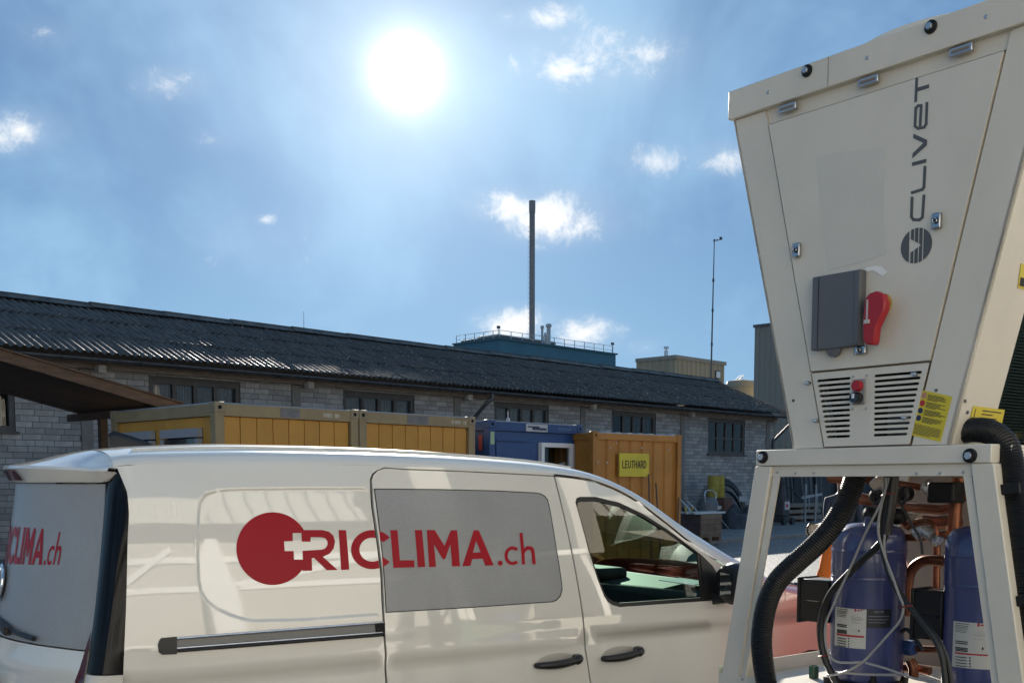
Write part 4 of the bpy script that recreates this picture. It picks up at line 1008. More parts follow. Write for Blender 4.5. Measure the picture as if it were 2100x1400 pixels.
quarter = [(e1(z), z) for z in zs] + [(s, zt(s)) for s in (-.02, .1, .3, .6, .9, 1.2, 1.5, 1.8, 2.0, gapR[0][0])]
quarter += [(s, z + .006) for s, z in [gapR[0]] + slide_top[::-1]]
quarter += shift([(gapL[0][0] - .0, gapL[0][1] + .006)], 0) + [(s - G * 1.3, z) for s, z in gapL[1:]] + ra
sl_poly = shift(gapL, G)[::-1] + slide_top + shift(gapR, -G)
def dtop(s): return zt(s) - .014
fd = shift(gapR, G)[::-1] + [(s, dtop(s)) for s in [gapR[0][0] + .03 + (3.2 - gapR[0][0]) * k / 24 for k in range(24)]] + gapF
fn_arc = arch(3.84)
fen = [(4.60, .5), (4.62, .72)] + [(s, zt(s)) for s in (4.5, 4.35, 4.2, 4.0, 3.8, 3.6, 3.45, 3.32, 3.25)] + [(s + 2 * G, z) for s, z in gapF[:4]] + [(3.22, .33)] + fn_arc[::-1][0:0]
fen = [(4.60, .33), (4.62, .72)] + [(s, zt(s)) for s in (4.5, 4.35, 4.2, 4.0, 3.8, 3.6, 3.45, 3.32, 3.245)] + [(s + 2 * G, z) for s, z in gapF] + fn_arc[::-1]
WSL = SP([(761, 1001), (900, 1002), (1020, 1005), (1098, 1009), (1109, 1011), (1118, 1016), (1124, 1024), (1129, 1046), (1142, 1125), (1153, 1195), (1154, 1208), (1150, 1222), (1143, 1230), (1133, 1234), (960, 1246), (789, 1256)])
WSL[0] = (gapL[4][0] - .012 + 2 * G + .010, WSL[0][1]); WSL[-1] = (gapL[6][0] + 2 * G, WSL[-1][1])
wl = [p for p in WSL]
WSL = [(lerpt(sorted([(z, s) for s, z in gapL]), WSL[0][1]) + 2 * G, WSL[0][1])] + wl[1:-1] + [(lerpt(sorted([(z, s) for s, z in gapL]), wl[-1][1]) + 2 * G, wl[-1][1]), (lerpt(sorted([(z, s) for s, z in gapL]), 1.35) + 2 * G, 1.35)]
WFD = SP([(1180, 1030), (1182, 1021), (1190, 1018), (1221, 1018), (1271, 1030), (1321, 1054), (1371, 1086), (1414, 1118), (1440, 1138), (1462, 1160), (1480, 1190), (1488, 1229), (1400, 1235), (1271, 1244), (1256, 1240), (1246, 1233), (1239, 1222), (1225, 1186), (1207, 1129), (1190, 1065)])
for side in (0, 1):
    fq = mir(on_side_q if side == 0 else on_side(), side); f0 = mir(on_side(), side); fl_ = side == 1
    extra = []
    if side == 0:
        for dd in (-.012, -.007, -.002, .003, .008, .013, .02):
            for i in range(len(REC) - 3):
                (ax, ay), (bx_, by) = REC[i], REC[i + 1]; l = math.hypot(bx_ - ax, by - ay); n = max(1, int(l / .02)); nx, ny = (by - ay) / l, -(bx_ - ax) / l
                for k in range(n):
                    q = (ax + (bx_ - ax) * k / n + nx * dd, ay + (by - ay) * k / n + ny * dd)
                    if inside(q, quarter) and q[0] < gapL[4][0] - .02: extra.append(q)
    qp = surf('rear_quarter_panel', [quarter], fq, M_van, van, step=.055, thick=.02, flip=fl_, extra=extra)
    sd = surf('sliding_door' if side == 0 else 'rear_side_panel', [sl_poly], f0, M_van, van, holes=[WSL] if side == 0 else [], step=.055, thick=.02, flip=fl_)
    dd_ = surf('front_door', [fd], f0, M_van, van, holes=[WFD], step=.055, thick=.03, flip=fl_)
    fe_ = surf('front_wing', [fen], f0, M_van, van, step=.055, thick=.02, flip=fl_)
    tag(fe_, 'salmon red front wing')
    # dark backing behind the shut lines
    surf('inner_frame', [[(.2, .34), (.46, .34)] + arch(.87)[::-1][1:-1] + [(1.3, .34), (3.42, .34)] + arch(3.84)[::-1][1:5] + [(3.5, 1.0), (3.2, zt(3.2) - .05)] + [(s, zt(s) - .03) for s in (3.0, 2.8, 2.6, 2.4, 2.2, 2.0, 1.5, 1.0, .5, .2)]],
         mir(on_side(.026), side), M_blk, van, holes=[WFD], step=.12, flip=fl_)
    # door glass with black seal
    c_ = (sum(p[0] for p in WFD) / len(WFD), sum(p[1] for p in WFD) / len(WFD))
    inn = [(c_[0] + (p[0] - c_[0]) * .965, c_[1] + (p[1] - c_[1]) * .925) for p in WFD]
    surf('window_seal', [WFD], mir(on_side(.006), side), M_blk, dd_, holes=[inn], step=.05, thick=.02, flip=fl_)
    surf('window_glass', [inn], mir(on_side(.012), side), M_vgl, dd_, step=.08, flip=fl_)
    if side == 0:
        fl2 = surf('window_film', [[(c[0], c[1]) for c in WSL]], on_side(.003), M_film, van, step=.06, thick=.004); FILM = fl2
        cs_ = (sum(p[0] for p in WSL) / len(WSL), sum(p[1] for p in WSL) / len(WSL)); isl = [(cs_[0] + (p[0] - cs_[0]) * .990, cs_[1] + (p[1] - cs_[1]) * .984) for p in WSL]
        surf('window_seal', [WSL], on_side(.0015), M_blk, sd, holes=[isl], step=.08, thick=.003)
        tag(fl2, 'grey perforated film over the sliding door window')
        sail = SP([(1436, 1134), (1462, 1160), (1480, 1190), (1488, 1229), (1446, 1232)])
        surf('mirror_sail', [sail], on_side(.002), M_blk, dd_, step=.05, thick=.015)
        surf('quarter_bar', [SP([(1431, 1133), (1436, 1133), (1448, 1232), (1440, 1232)])], on_side(.004), M_blk, dd_, thick=.01)
    SD, DD, QP = (sd, dd_, qp) if side == 0 else (SD, DD, QP)
# roof, windscreen and bonnet share one swept skin
CEN = [(-.04, 1.822), (.2, 1.846), (.6, 1.862), (1.0, 1.860), (1.44, 1.850), (2.0, 1.815), (2.36, 1.765), (2.6, 1.69), (3.0, 1.50), (3.5, 1.205), (3.56, 1.165), (3.9, 1.09), (4.3, 1.0), (4.55, .88), (4.66, .74)]
def sec(s, t):
    """cross-section: t 0 at the near side's top edge, .5 centre line, 1 far side"""
    tt = t if t <= .5 else 1 - t; u = tt * 2
    z0 = zt(s); zc_ = max(smt(CEN, s), z0 + .03); w0 = off0(s, z0)
    k = min(.13, zc_ - z0)
    p0 = (w0, z0); p1 = (w0 + .022, z0 + k * .62); p2 = (w0 + .16, zc_ - .004); p3 = (HW, zc_)
    a, b, c, d = (1 - u) ** 3, 3 * u * (1 - u) ** 2, 3 * u * u * (1 - u), u ** 3
    w = a * p0[0] + b * p1[0] + c * p2[0] + d * p3[0]; z = a * p0[1] + b * p1[1] + c * p2[1] + d * p3[1]
    return Vector((s, w if t <= .5 else VW - w, z))
TS = [0, .02, .04, .07, .1, .14, .18, .23, .28, .34, .42, .5]; TS = TS + [1 - t for t in TS[-2::-1]]
def strip(name, s0, s1, n, ts, m, par=van, dz=0.0):
    return grid(name, [[sec(s0 + (s1 - s0) * i / n, t) + Vector((0, 0, dz)) for t in ts] for i in range(n + 1)], m, par)
roof = strip('roof', .0, 2.44, 40, TS, M_van)
ap = [t for t in TS if t <= .18]; strip('windscreen_pillar', 2.44, 3.52, 24, ap, M_van); strip('windscreen_pillar', 2.44, 3.52, 24, [1 - t for t in ap[::-1]], M_van)
mid = [t for t in TS if .18 <= t <= .82]; strip('windscreen', 2.44, 3.52, 20, mid, M_vgl); strip('bonnet', 3.525, 4.62, 22, TS, M_van)
strip('roof_lining', .3, 2.42, 10, [.03 + .94 * k / 12 for k in range(13)], mat('pale_lining', (.30, .30, .29), .9), dz=-.035)
# roof ditch strip
for t in (.235, .765): MB().tube([sec(s, t) + Vector((0, 0, .003)) for s in [.1 + 2.2 * k / 24 for k in range(25)]], .006, 6).build('roof_strip', M_van, roof, smooth=True)
# rear end
LB = [(219, 966), (214, 1050), (207, 1130), (197, 1230), (187, 1310), (178, 1375), (170, 1400)]
SCP = []
for px, py in LB:
    y = .2
    for _ in range(6): p = VF.at(px, py, y); y = off0(0, p.z) + .10
    SCP.append((p.z, p.x))
SCP = sorted(SCP); SCP = [(.3, SCP[0][1] - .05), (.6, SCP[0][1] - .03)] + SCP + [(1.8, SCP[-1][1] + .02)]
def sc_(z): return smt(SCP, z)
def wc(z): return off0(0, z) + .10
def rear(w, z, d=0.0):
    h = HW - wc(z); q = min(1.0, abs(w - HW) / h)
    return (sc_(z) - .265 * (1 - q ** 1.8) + d, w, z)
zl = [.92 + (1.742 - .92) * k / 22 for k in range(23)]
def corner(name, zlist, m, par, side, d=0.0):
    rows = []
    for z in zlist:
        a = Vector((e1(z), off0(e1(z), z), z)); b = Vector((sc_(z), wc(z), z)); c = Vector((sc_(z) + .012, off0(0, z) + .012, z)); row = []
        for k in range(13):
            t = k / 12; p = a * (1 - t) ** 2 + c * 2 * t * (1 - t) + b * t * t; row.append((p.x, p.y + d if side == 0 else VW - p.y - d, p.z))
        rows.append(row)
    return grid(name, rows, m, par)
for side in (0, 1):
    lm = corner('tail_lamp', zl, M_lamp, van, side)
    corner('rear_corner', [.33 + (.915 - .33) * k / 8 for k in range(9)], M_van, van, side)
    def lf(a, b, d=-.004, side=side): p = rear(a, b, d); return p if side == 0 else (p[0], VW - p[1], p[2])
    surf('red_reflector', [[(wc(.9) + .0, .86), (wc(.95) + .042, .88), (wc(1.0) + .015, 1.03), (wc(1.05) + .002, 1.09)]], lf, M_rlens, lm, step=.04, flip=(side == 0))
tw0 = lambda z: wc(z) + .006
zg = 1.008
lo = [(tw0(z), z) for z in [.36 + (zg - .006 - .36) * k / 8 for k in range(9)]]; lo += [(VW - w, z) for w, z in lo[::-1]]
tg = surf('tailgate', [lo], lambda a, b: rear(a, b), M_van, van, step=.07, thick=.02, flip=True)
up_ = [(tw0(z), z) for z in [zg + (1.672 - zg) * k / 14 for k in range(15)]]; up_ += [(VW - w, z) for w, z in up_[::-1]]
rg = surf('rear_window_film', [up_], lambda a, b: rear(a, b, .004), M_film, van, step=.06, thick=.012, flip=True)
sp_ = []
for t in [.0, .03, .06, .1, .14, .18, .23, .28, .34, .42, .5, .58, .66, .72, .77, .82, .86, .9, .94, .97, 1.0]:
    f_ = sec(.015, t); w = f_.y; e_ = min(1, abs(w - HW) / (HW - tw0(1.7))); s0 = rear(w, 1.68)[0]; zb_ = min(f_.z - .008, 1.752 - .016 * e_ ** 3); zl_ = 1.678; k_ = min(1, max(0, (min(w, VW - w) - .17) / .09)); k_ = k_ * k_ * (3 - 2 * k_); s0 = .03 * (1 - k_) + s0 * k_; zl_ = zl_ * k_ + (zb_ - .016) * (1 - k_)
    sp_.append([f_, Vector((s0 * .35 + .01, w, f_.z * .62 + zb_ * .38 + .006)), Vector((s0 * .75, w, f_.z * .22 + zb_ * .78 + .004)), Vector((s0 - .045, w, zb_)), Vector((s0 - .050, w, zb_ - .012)), Vector((s0 - .022, w, zl_ + .006)), Vector((s0 - .014, w, zl_)), Vector((s0 + .05, w, zl_ + .004))])
spo = grid('roof_spoiler', sp_, M_van, van, smooth=True); spo.data.set_sharp_from_angle(angle=R(35))
def spl(w, k): 
    s0 = rear(w, 1.68)[0]; return (s0 - .0515 + .027 * k, w, 1.738 - .055 * k)
surf('brake_light', [[(HW - .16, .12), (HW + .16, .12), (HW + .20, .92), (HW - .20, .92)]], lambda a, b: spl(a, b), M_rlens, spo, step=.08, flip=True)
MB().bar(Vector(rear(.62, 1.045, -.03)), Vector(rear(1.15, 1.10, -.04)), .03, .035).build('wiper', M_blk, tg)
MB().tube([Vector(rear(.42 + .12 * k, 1.032 + .01 * k, -.02)) for k in range(8)], .011, 6).build('wiper_blade', M_blk, tg)
ring = [Vector(rear(HW + .075 * math.cos(R(a)), 1.235 + .075 * math.sin(R(a)), -.012)) for a in range(0, 361, 15)]
em = MB().tube(ring, .008, 8).build('emblem', M_chr, van, smooth=True)
for st in ([(-.045, .055), (-.0, -.0), (.045, .055)], [(-.062, .03), (-.03, -.06), (0, -.005), (.03, -.06), (.062, .03)]):
    MB().tube([Vector(rear(HW + x, 1.235 + z, -.014)) for x, z in st], .006, 6).build('emblem_stroke', M_chr, em)
MB().add([Vector(rear(HW + .068 * math.cos(R(a)), 1.235 + .068 * math.sin(R(a)), -.006)) for a in range(0, 360, 20)], [tuple(range(18))]).build('emblem_disc', M_gbl, em)
bu = [(w_, z) for w_, z in [(.02, .3), (VW - .02, .3), (VW - .03, .62), (.03, .62)]]
surf('rear_bumper', [bu], lambda a, b: rear(a, b, -.07 + .05 * abs(b - .45)), mat('bumper_plastic', (.05, .05, .052), .6), van, step=.08, thick=.08, flip=True)
boxo('number_plate', (sc_(.8) - .30, sc_(.8) - .27, HW - .26, HW + .26, .74, .86), mat('plate_white', (.7, .7, .68), .4), van)
# front end (hidden by the machine in the photograph)
fr_ = [[Vector((4.62 + .10 * (1 - (abs(w - HW) / HW) ** 2) - (.16 * ((z - .55) / .3) ** 2 if z > .55 else 0) * .6, w, z)) for w in [off0(4.6, .6) + .0 + (VW - 2 * off0(4.6, .6)) * k / 16 for k in range(17)]] for z in [.30 + .46 * k / 8 for k in range(9)]]
grid('front_bumper', fr_, M_van, van)
for s in (0, 1):
    y = .42 if s == 0 else VW - .42
    MB().lathe([(.0, 0), (.11, .0), (.10, .05), (.02, .08)], axis='X', seg=20, c=(4.55, y, .72)).build('headlight', M_chr, van, smooth=True)
boxo('grille', (4.70, 4.735, HW - .35, HW + .35, .55, .63), M_gbl, van, .01)
# wheels and underbody
for cx_ in (.87, 3.84):
    for side in (0, 1):
        y0 = .06 if side == 0 else VW - .06 - .205
        wl_ = MB().lathe([(.21, 0), (.28, -.0), (.315, .03), (.318, .10), (.315, .175), (.28, .205), (.21, .205)], axis='Y', seg=36, c=(cx_, y0, .318)).build('wheel', M_rub, van, smooth=True)
        yo = y0 + .03 if side == 0 else y0 + .175
        rm = MB().lathe([(.02, -.01), (.21, -.004), (.21, .004), (.02, .01)], axis='Y', seg=28, c=(cx_, yo, .318)).build('rim', M_alu, wl_)
        for k in range(5): a = R(72 * k); MB().bar((cx_, yo - .012 if side == 0 else yo + .012, .318), (cx_ + .19 * math.cos(a), yo - .012 if side == 0 else yo + .012, .318 + .19 * math.sin(a)), .02, .05, up=(0, 1, 0)).build('spoke', M_alu, wl_)
boxo('underbody', (.1, 4.4, .25, VW - .25, .2, .42), M_blk, van); boxo('sill', (1.28, 3.44, .03, .07, .22, .335), M_blk, van); boxo('sill', (1.28, 3.44, VW - .07, VW - .03, .22, .335), M_blk, van)
boxo('cargo_floor', (.05, 2.1, .1, VW - .1, .5, .55), M_int, van); MB().prism([(.13, .5), (VW - .13, .5), (VW - .16, 1.2), (VW - .24, 1.66), (VW - .32, 1.73), (.32, 1.73), (.24, 1.66), (.16, 1.2)], lambda q, d: (2.02 + d, q[0], q[1]), .03).build('bulkhead', M_int, van); boxo('cabin_floor', (2.06, 3.5, .1, VW - .1, .4, .45), M_int, van); boxo('firewall', (3.5, 3.55, .12, VW - .12, .42, 1.02), M_int, van)
# cabin
for y in (.50, 1.32):
    st = MB().box(2.28, 2.78, y - .25, y + .25, .62, .78).build('seat', M_seat, van, bevel=.05)
    MB().hexa([(2.20, y - .24, .76), (2.36, y - .24, .76), (2.36, y + .24, .76), (2.20, y + .24, .76)], [(2.10, y - .19, 1.33), (2.21, y - .19, 1.33), (2.21, y + .19, 1.33), (2.10, y + .19, 1.33)]).build('backrest', M_seat, st, bevel=.045)
    MB().box(2.08, 2.19, y - .13, y + .13, 1.36, 1.55).build('headrest', M_seat, st, bevel=.045)
    for k in (-.06, .06): MB().cyl((2.14, y + k, 1.3), (2.14, y + k, 1.4), .008, .008, 6).build('headrest_post', M_chr, st)
da = MB().hexa([(3.02, .13, .86), (3.52, .13, .86), (3.52, VW - .13, .86), (3.02, VW - .13, .86)], [(3.08, .13, 1.06), (3.48, .13, 1.10), (3.48, VW - .13, 1.10), (3.08, VW - .13, 1.06)]).build('dashboard', M_int, van, bevel=.04)
MB().box(3.06, 3.30, 1.1, 1.56, 1.06, 1.14).build('instrument_hood', M_int, da, bevel=.03)
cpt = Vector((2.98, 1.32, 1.02)); ax = Vector((.85, 0, -.5)).normalized(); u_ = Vector((0, 1, 0)); v_ = ax.cross(u_)
sw = MB().tube([cpt + (u_ * math.cos(R(a)) + v_ * math.sin(R(a))) * .185 for a in range(0, 361, 15)], .016, 8).build('steering_wheel', M_blk, van, smooth=True)
MB().bar(cpt - u_ * .18, cpt + u_ * .18, .04, .02).bar(cpt, cpt + ax * .25, .05, .05).build('wheel_spokes', M_blk, sw)
MB().box(2.40, 2.54, .38, .8, 1.60, 1.63).box(2.40, 2.54, 1.05, 1.45, 1.60, 1.63).build('sun_visor', mat('pale_lining', (.3, .3, .29), .9), van)
MB().box(2.78, 2.81, HW - .11, HW + .11, 1.58, 1.64).build('rear_view_mirror', M_blk, van, bevel=.01)
MB().tube(spline([(2.2, .17, 1.5), (2.26, .16, 1.3), (2.32, .18, 1.0), (2.3, .2, .8)], 5), .012, 6).build('seat_belt', M_blk, van)
# papers and a tablet on the dashboard
MB().hexa([(3.14, .3, 1.098), (3.3, .3, 1.104), (3.32, .62, 1.106), (3.16, .62, 1.10)], [(3.14, .3, 1.102), (3.3, .3, 1.108), (3.32, .62, 1.110), (3.16, .62, 1.104)]).build('paper_sheet', M_wht, da)
# side door furniture
def sidept(px, py, d=0.0): s, z = side_sz(px, py); return Vector((s, off0(s, z) + d, z))
def handle(par, c0, c1):
    a = sidept(*c0); b = sidept(*c1); n = 16; rings = []
    cup = [((a.x + b.x) / 2 + .115 * math.cos(R(t)), (a.z + b.z) / 2 + .042 * math.sin(R(t))) for t in range(0, 360, 15)]
    h = MB(); path = []; rad = []
    pts = [a + Vector((.0, -.002, -.004)), a + Vector((.012, -.03, -.002)), a.lerp(b, .25) + Vector((0, -.046, -.004)), a.lerp(b, .5) + Vector((0, -.052, -.004)), a.lerp(b, .78) + Vector((0, -.048, 0)), b + Vector((-.018, -.042, .004)), b + Vector((-.004, -.004, .006))]
    sp2 = spline(pts, 5); h.tube(sp2, [.013 + .007 * math.sin(3.14 * i / (len(sp2) - 1)) + (.006 if i > len(sp2) * .7 else 0) for i in range(len(sp2))], 10)
    o = h.build('door_handle', M_blk, par, smooth=True)
    MB().hexa([b + Vector((-.045, -.045, -.010)), b + Vector((.004, -.035, -.012)), b + Vector((.006, -.035, .024)), b + Vector((-.03, -.045, .024))], [b + Vector((-.045, .0, -.010)), b + Vector((.004, .0, -.012)), b + Vector((.006, .0, .024)), b + Vector((-.03, .0, .024))]).build('handle_cap', M_blk, par, bevel=.006)
    surf('handle_cup', [cup], lambda s, z: (s, off0(s, z) - .0015, z), mat('handle_recess', (.42, .40, .36), .5), par, step=.04)
handle(SD, (1098, 1362), (1184, 1349)); handle(DD, (1235, 1348), (1309, 1333))
# sliding rail
ra0 = SP([(362, 1307), (785, 1274), (783, 1303), (362, 1337)])
rl_ = surf('sliding_rail', [ra0], lambda s, z: (s, off0(s, z) - .002, z), mat('rail_channel', (.20, .20, .195), .5), van, step=.08, thick=.012)
for k, (p0, p1) in enumerate((((362, 1308), (785, 1275)), ((362, 1334), (783, 1301)))):
    pts = [sidept(p0[0] + (p1[0] - p0[0]) * i / 12, p0[1] + (p1[1] - p0[1]) * i / 12, -.006) for i in range(13)]
    MB().tube(pts, .006, 8).build('rail_lip', M_chr if k == 0 else M_blk, rl_, smooth=True)
    if k: MB().tube([p + Vector((0, -.002, .012)) for p in pts], .0045, 8).build('rail_lip', M_chr, rl_, smooth=True)
cp = SP([(326, 1312), (330, 1307), (362, 1304), (362, 1340), (332, 1341), (325, 1336), (323, 1322)])
surf('rail_end_cap', [cp], lambda s, z: (s, off0(s, z) - .007, z), M_blk, rl_, step=.03, thick=.02)
surf('rail_gap', [SP([(768, 1278), (789, 1276), (788, 1304), (770, 1303)])], lambda s, z: (s, off0(s, z) - .004, z), M_drk, rl_)
# mirror
mc = sidept(1466, 1192, 0)
def mpt(dx, dy, dz): return mc + Vector((dx, dy, dz))
mr2 = MB(); rows = []
for k, (yy, sc2) in enumerate(((-.02, .55), (-.06, .8), (-.12, 1.0), (-.17, 1.0), (-.205, .86), (-.215, .6))):
    rows.append([mpt(.02 + .062 * sc2 * math.copysign(abs(math.cos(R(a))) ** .6, math.cos(R(a))), yy, .0 + .112 * sc2 * math.copysign(abs(math.sin(R(a))) ** .6, math.sin(R(a)))) for a in range(0, 360, 20)])
n = 18; mr2.add([v for r_ in rows for v in r_], [(i * n + k, i * n + (k + 1) % n, (i + 1) * n + (k + 1) % n, (i + 1) * n + k) for i in range(5) for k in range(n)] + [tuple(range(n)), tuple(5 * n + k for k in range(n))[::-1]])
mi = mr2.build('wing_mirror', M_blk, van, smooth=True)
MB().add([mpt(-.0435, -.175, -.06), mpt(-.0435, -.09, -.068), mpt(-.0435, -.09, .06), mpt(-.0435, -.175, .052)], [(0, 1, 2, 3)]).build('mirror_glass', mat('mirror_silver', (.45, .47, .48), .03, 1.0), mi)
MB().hexa([mpt(-.03, .02, -.13), mpt(.07, .02, -.13), mpt(.07, .02, -.06), mpt(-.03, .02, -.06)], [mpt(-.02, -.1, -.10), mpt(.06, -.1, -.10), mpt(.06, -.1, -.05), mpt(-.02, -.1, -.05)]).build('mirror_foot', M_blk, mi, bevel=.01)
# roof aerial fin
q = VF.at(262, 905, HW); fx = q.x; fz = sec(max(fx, .05), .5).z
fin = MB(); rows = []
for k in range(9):
    t = k / 8; x = fx - .075 + .20 * t; h = .075 * (1 - t) ** .75 * (1 if k else .72); w_ = .022 * (1 - .6 * t)
    rows.append([Vector((x - (.012 if k == 0 else 0), HW - w_, fz - .005)), Vector((x - .01 * (1 - t), HW - w_ * .45, fz + h * .7)), Vector((x - .012 * (1 - t), HW, fz + h + .004)), Vector((x - .01 * (1 - t), HW + w_ * .45, fz + h * .7)), Vector((x, HW + w_, fz - .005))])
fn3 = grid('aerial_fin', rows, M_blk, van); MB().add([tuple(p) for p in rows[0]], [(0, 1, 2, 3, 4)]).build('fin_back', M_gbl, fn3)
# ---- lettering, traced as outlines on the body side
def cp5(x, y): return (x / 2.442 + 380, y / 2.442 + 940)
circle = ell(440, 450, 182, 182, 72)
r_out = [(560, 357), (690, 357), (722, 365), (744, 385), (753, 414), (746, 448), (726, 475), (692, 491), (766, 557), (712, 558), (648, 497), (636, 498), (638, 560), (590, 561), (560, 480)]
cross = [(540, 372), (584, 372), (586, 415), (630, 415), (630, 393), (686, 393), (703, 398), (713, 410), (716, 424), (711, 440), (700, 451), (684, 455), (590, 461), (592, 505), (547, 505), (545, 462), (500, 462), (497, 414), (541, 412)]
L_I = [(770, 357), (808, 358), (824, 555), (783, 557)]
L_C = arcband(940, 455, 107, 98, 65, 60, 38, 322, 30)
L_L = [(1027, 357), (1063, 357), (1075, 508), (1147, 508), (1149, 543), (1043, 546)]
L_I2 = [(1150, 357), (1186, 357), (1202, 541), (1165, 543)]
L_M = [(1210, 357), (1250, 357), (1299, 437), (1330, 358), (1362, 358), (1376, 538), (1337, 538), (1328, 428), (1302, 502), (1290, 502), (1246, 428), (1256, 541), (1222, 542)]
L_A = [(1445, 358), (1470, 358), (1545, 533), (1503, 535), (1491, 500), (1438, 502), (1428, 536), (1388, 537)]; L_Ah = [(1457, 410), (1480, 468), (1441, 470)]
L_d = ell(1578, 522, 12, 13, 16); L_c = arcband(1640, 485, 41, 47, 25, 31, 48, 312, 26)
L_h = [[(1674, 371), (1690, 371), (1703, 528), (1688, 530)], [(1692, 452), (1712, 437), (1732, 437), (1746, 449), (1751, 470), (1756, 528), (1739, 528), (1735, 475), (1729, 458), (1717, 455), (1706, 462), (1698, 480)]]
def letter(name, polys, holes, par, fn):
    return surf(name, polys, fn, M_red, par, holes=holes, step=.05, eps=.002)
def V2(pl): return SP([cp5(*p) for p in pl])
q_fn = lambda s, z: (s, off(s, z) - .0016, z); d_fn = lambda s, z: (s, off0(s, z) + .0008, z)
lg = letter('logo_disc', [V2(circle), V2(r_out)], [V2(cross)], QP, q_fn); tag(lg, 'red disc with a cream cross running into the letter R')
letter('letter_I', [V2(L_I)], [], QP, q_fn)
gapx = [p for p in gapL if 1.15 < p[1] < 1.75]
Cp = V2(L_C); P_, T_ = tri2d([Cp])
tabg = sorted([(z, s) for s, z in gapL])
lc1 = [p for p in densify(Cp, .01)]
def clip(poly, keep_left):
    out = []
    f_ = lambda p: (p[0] - lerpt(tabg, p[1])) * (1 if keep_left else -1) + (G * 1.6)
    for i in range(len(poly)):
        a, b = poly[i], poly[(i + 1) % len(poly)]; fa, fb = f_(a), f_(b)
        if fa <= 0: out.append(a)
        if fa * fb < 0: t = fa / (fa - fb); out.append((a[0] + (b[0] - a[0]) * t, a[1] + (b[1] - a[1]) * t))
    return out
top_half = V2(arcband(940, 455, 107, 98, 65, 60, 180, 322, 20)); bot_half = V2(arcband(940, 455, 107, 98, 65, 60, 38, 180, 20))
letter('letter_C', [clip(densify(top_half, .006), True), clip(densify(bot_half, .006), True)], [], QP, q_fn)
letter('letter_C', [clip(densify(top_half, .006), False), clip(densify(bot_half, .006), False)], [], FILM, d_fn)
for n_, pl_, ho in (('letter_L', [L_L], []), ('letter_I', [L_I2], []), ('letter_M', [L_M], []), ('letter_A', [L_A], [L_Ah]), ('dot', [L_d], []), ('letter_c', [L_c], []), ('letter_h', L_h, [])):
    letter(n_, [V2(p) for p in pl_], [V2(h) for h in ho], FILM, d_fn)
# the same mark on the rear window, reading towards the near corner
def RW(pl):   # lettering box x 258..1757, y 268..632 -> rear glass
    return [(.39 + (1757 - x) * .00052, 1.485 - (y - 357) * .00086) for x, y in pl]
rf_ = lambda w, z: rear(w, z, .0015)
for n_, pl_, ho in (('logo_disc', [circle, r_out], [cross]), ('letter_I', [L_I], []), ('letter_C', [L_C], []), ('letter_L', [L_L], []), ('letter_I', [L_I2], []), ('letter_M', [L_M], []), ('letter_A', [L_A], [L_Ah]), ('dot', [L_d], []), ('letter_c', [L_c], []), ('letter_h', L_h, [])):
    surf(n_, [RW(p) for p in pl_], rf_, M_red, rg, holes=[RW(h) for h in ho], step=.05, flip=True)
# ------------------------------------------------------------------ air-conditioning machine
MF = Fr(1.2506, 3.9315, -51.49)
mac = empty('heat_pump', (1.2506, 3.9315, 0), -51.49, 'cream V-shaped outdoor heat pump on an open frame with blue compressors', 'machine')
M_cr = mat('cream_powder_coat', (.64, .60, .515), .38, var=.07, vs=2.2, stretch=(1, 1, .6), wave=.04, wsc=5.0)
M_cr2 = mat('shadow_gap_brown', (.22, .18, .13), .6)  # brown imitates shadow in the panel gaps; seam and hinge pins share it
M_zn = mat('zinc_bolt', (.50, .51, .52), .3, .9)
M_wash = mat('black_washer', (.008, .008, .009), .5, spec=.3)
M_fin = mat('coil_fins', (.030, .060, .058), .45, .3)
M_cop = mat('copper_pipe', (.20, .075, .04), .38, .8, var=.35, vs=9, col2=(.30, .115, .06))
M_cpb = mat('compressor_blue', (.042, .055, .155), .28, coat=.4, var=.08)
M_cab = mat('grey_cable', (.26, .265, .27), .5); M_bc = mat('black_cable', (.012, .012, .012), .38)
M_hose = mat('black_hose', (.006, .006, .0065), .36, spec=.35)
M_lab = mat('label_white', (.50, .49, .45), .5); M_ylab = mat('label_yellow', (.62, .50, .03), .45); M_ink = mat('label_ink', (.03, .03, .03), .6)
HB = lambda z: .317 + .247 * (z - 1.805)
def mk(px, py, y=0.0): return MF.at(px, py, y)
def mxz(px, py, y=0.0): p = MF.at(px, py, y); return (p.x, p.z)
def fp(y): return lambda x, z: (x, y, z)
LBD = 1.25
BD = empty  # noqa
# --- V-shaped upper casing
core_ = MB(); z0, z1 = 1.806, 3.09
core_.hexa([(-HB(z0) + .01, .04, z0), (HB(z0) - .01, .04, z0), (HB(z0) - .01, .05, z0), (-HB(z0) + .01, .05, z0)], [(-HB(z1) + .01, .04, z1), (HB(z1) - .01, .04, z1), (HB(z1) - .01, .05, z1), (-HB(z1) + .01, .05, z1)])
bk_ = surf('front_frame', [[(-HB(z0), z0), (HB(z0), z0), (HB(z1), z1), (-HB(z1), z1)]], fp(.030), M_cr2, mac, holes=[[(-.17, 1.83), (.17, 1.83), (.22, 2.06), (-.22, 2.06)]])
dh = lambda z: .2415 + .2330 * (z - 2.083)
def plate(name, poly, y, m, holes=(), par=mac, thick=.016, bevel=0):
    return surf(name, [poly], fp(y), m, par, holes=holes, thick=thick)
g = .004
plate('corner_post', [(-HB(z0), z0), (-dh(z0) - g, z0), (-dh(3.087) - g, 3.087), (-HB(3.087), 3.087)], .016, M_cr)
plate('corner_post', [(dh(z0) + g, z0), (HB(z0), z0), (HB(3.087), 3.087), (dh(3.087) + g, 3.087)], .016, M_cr)
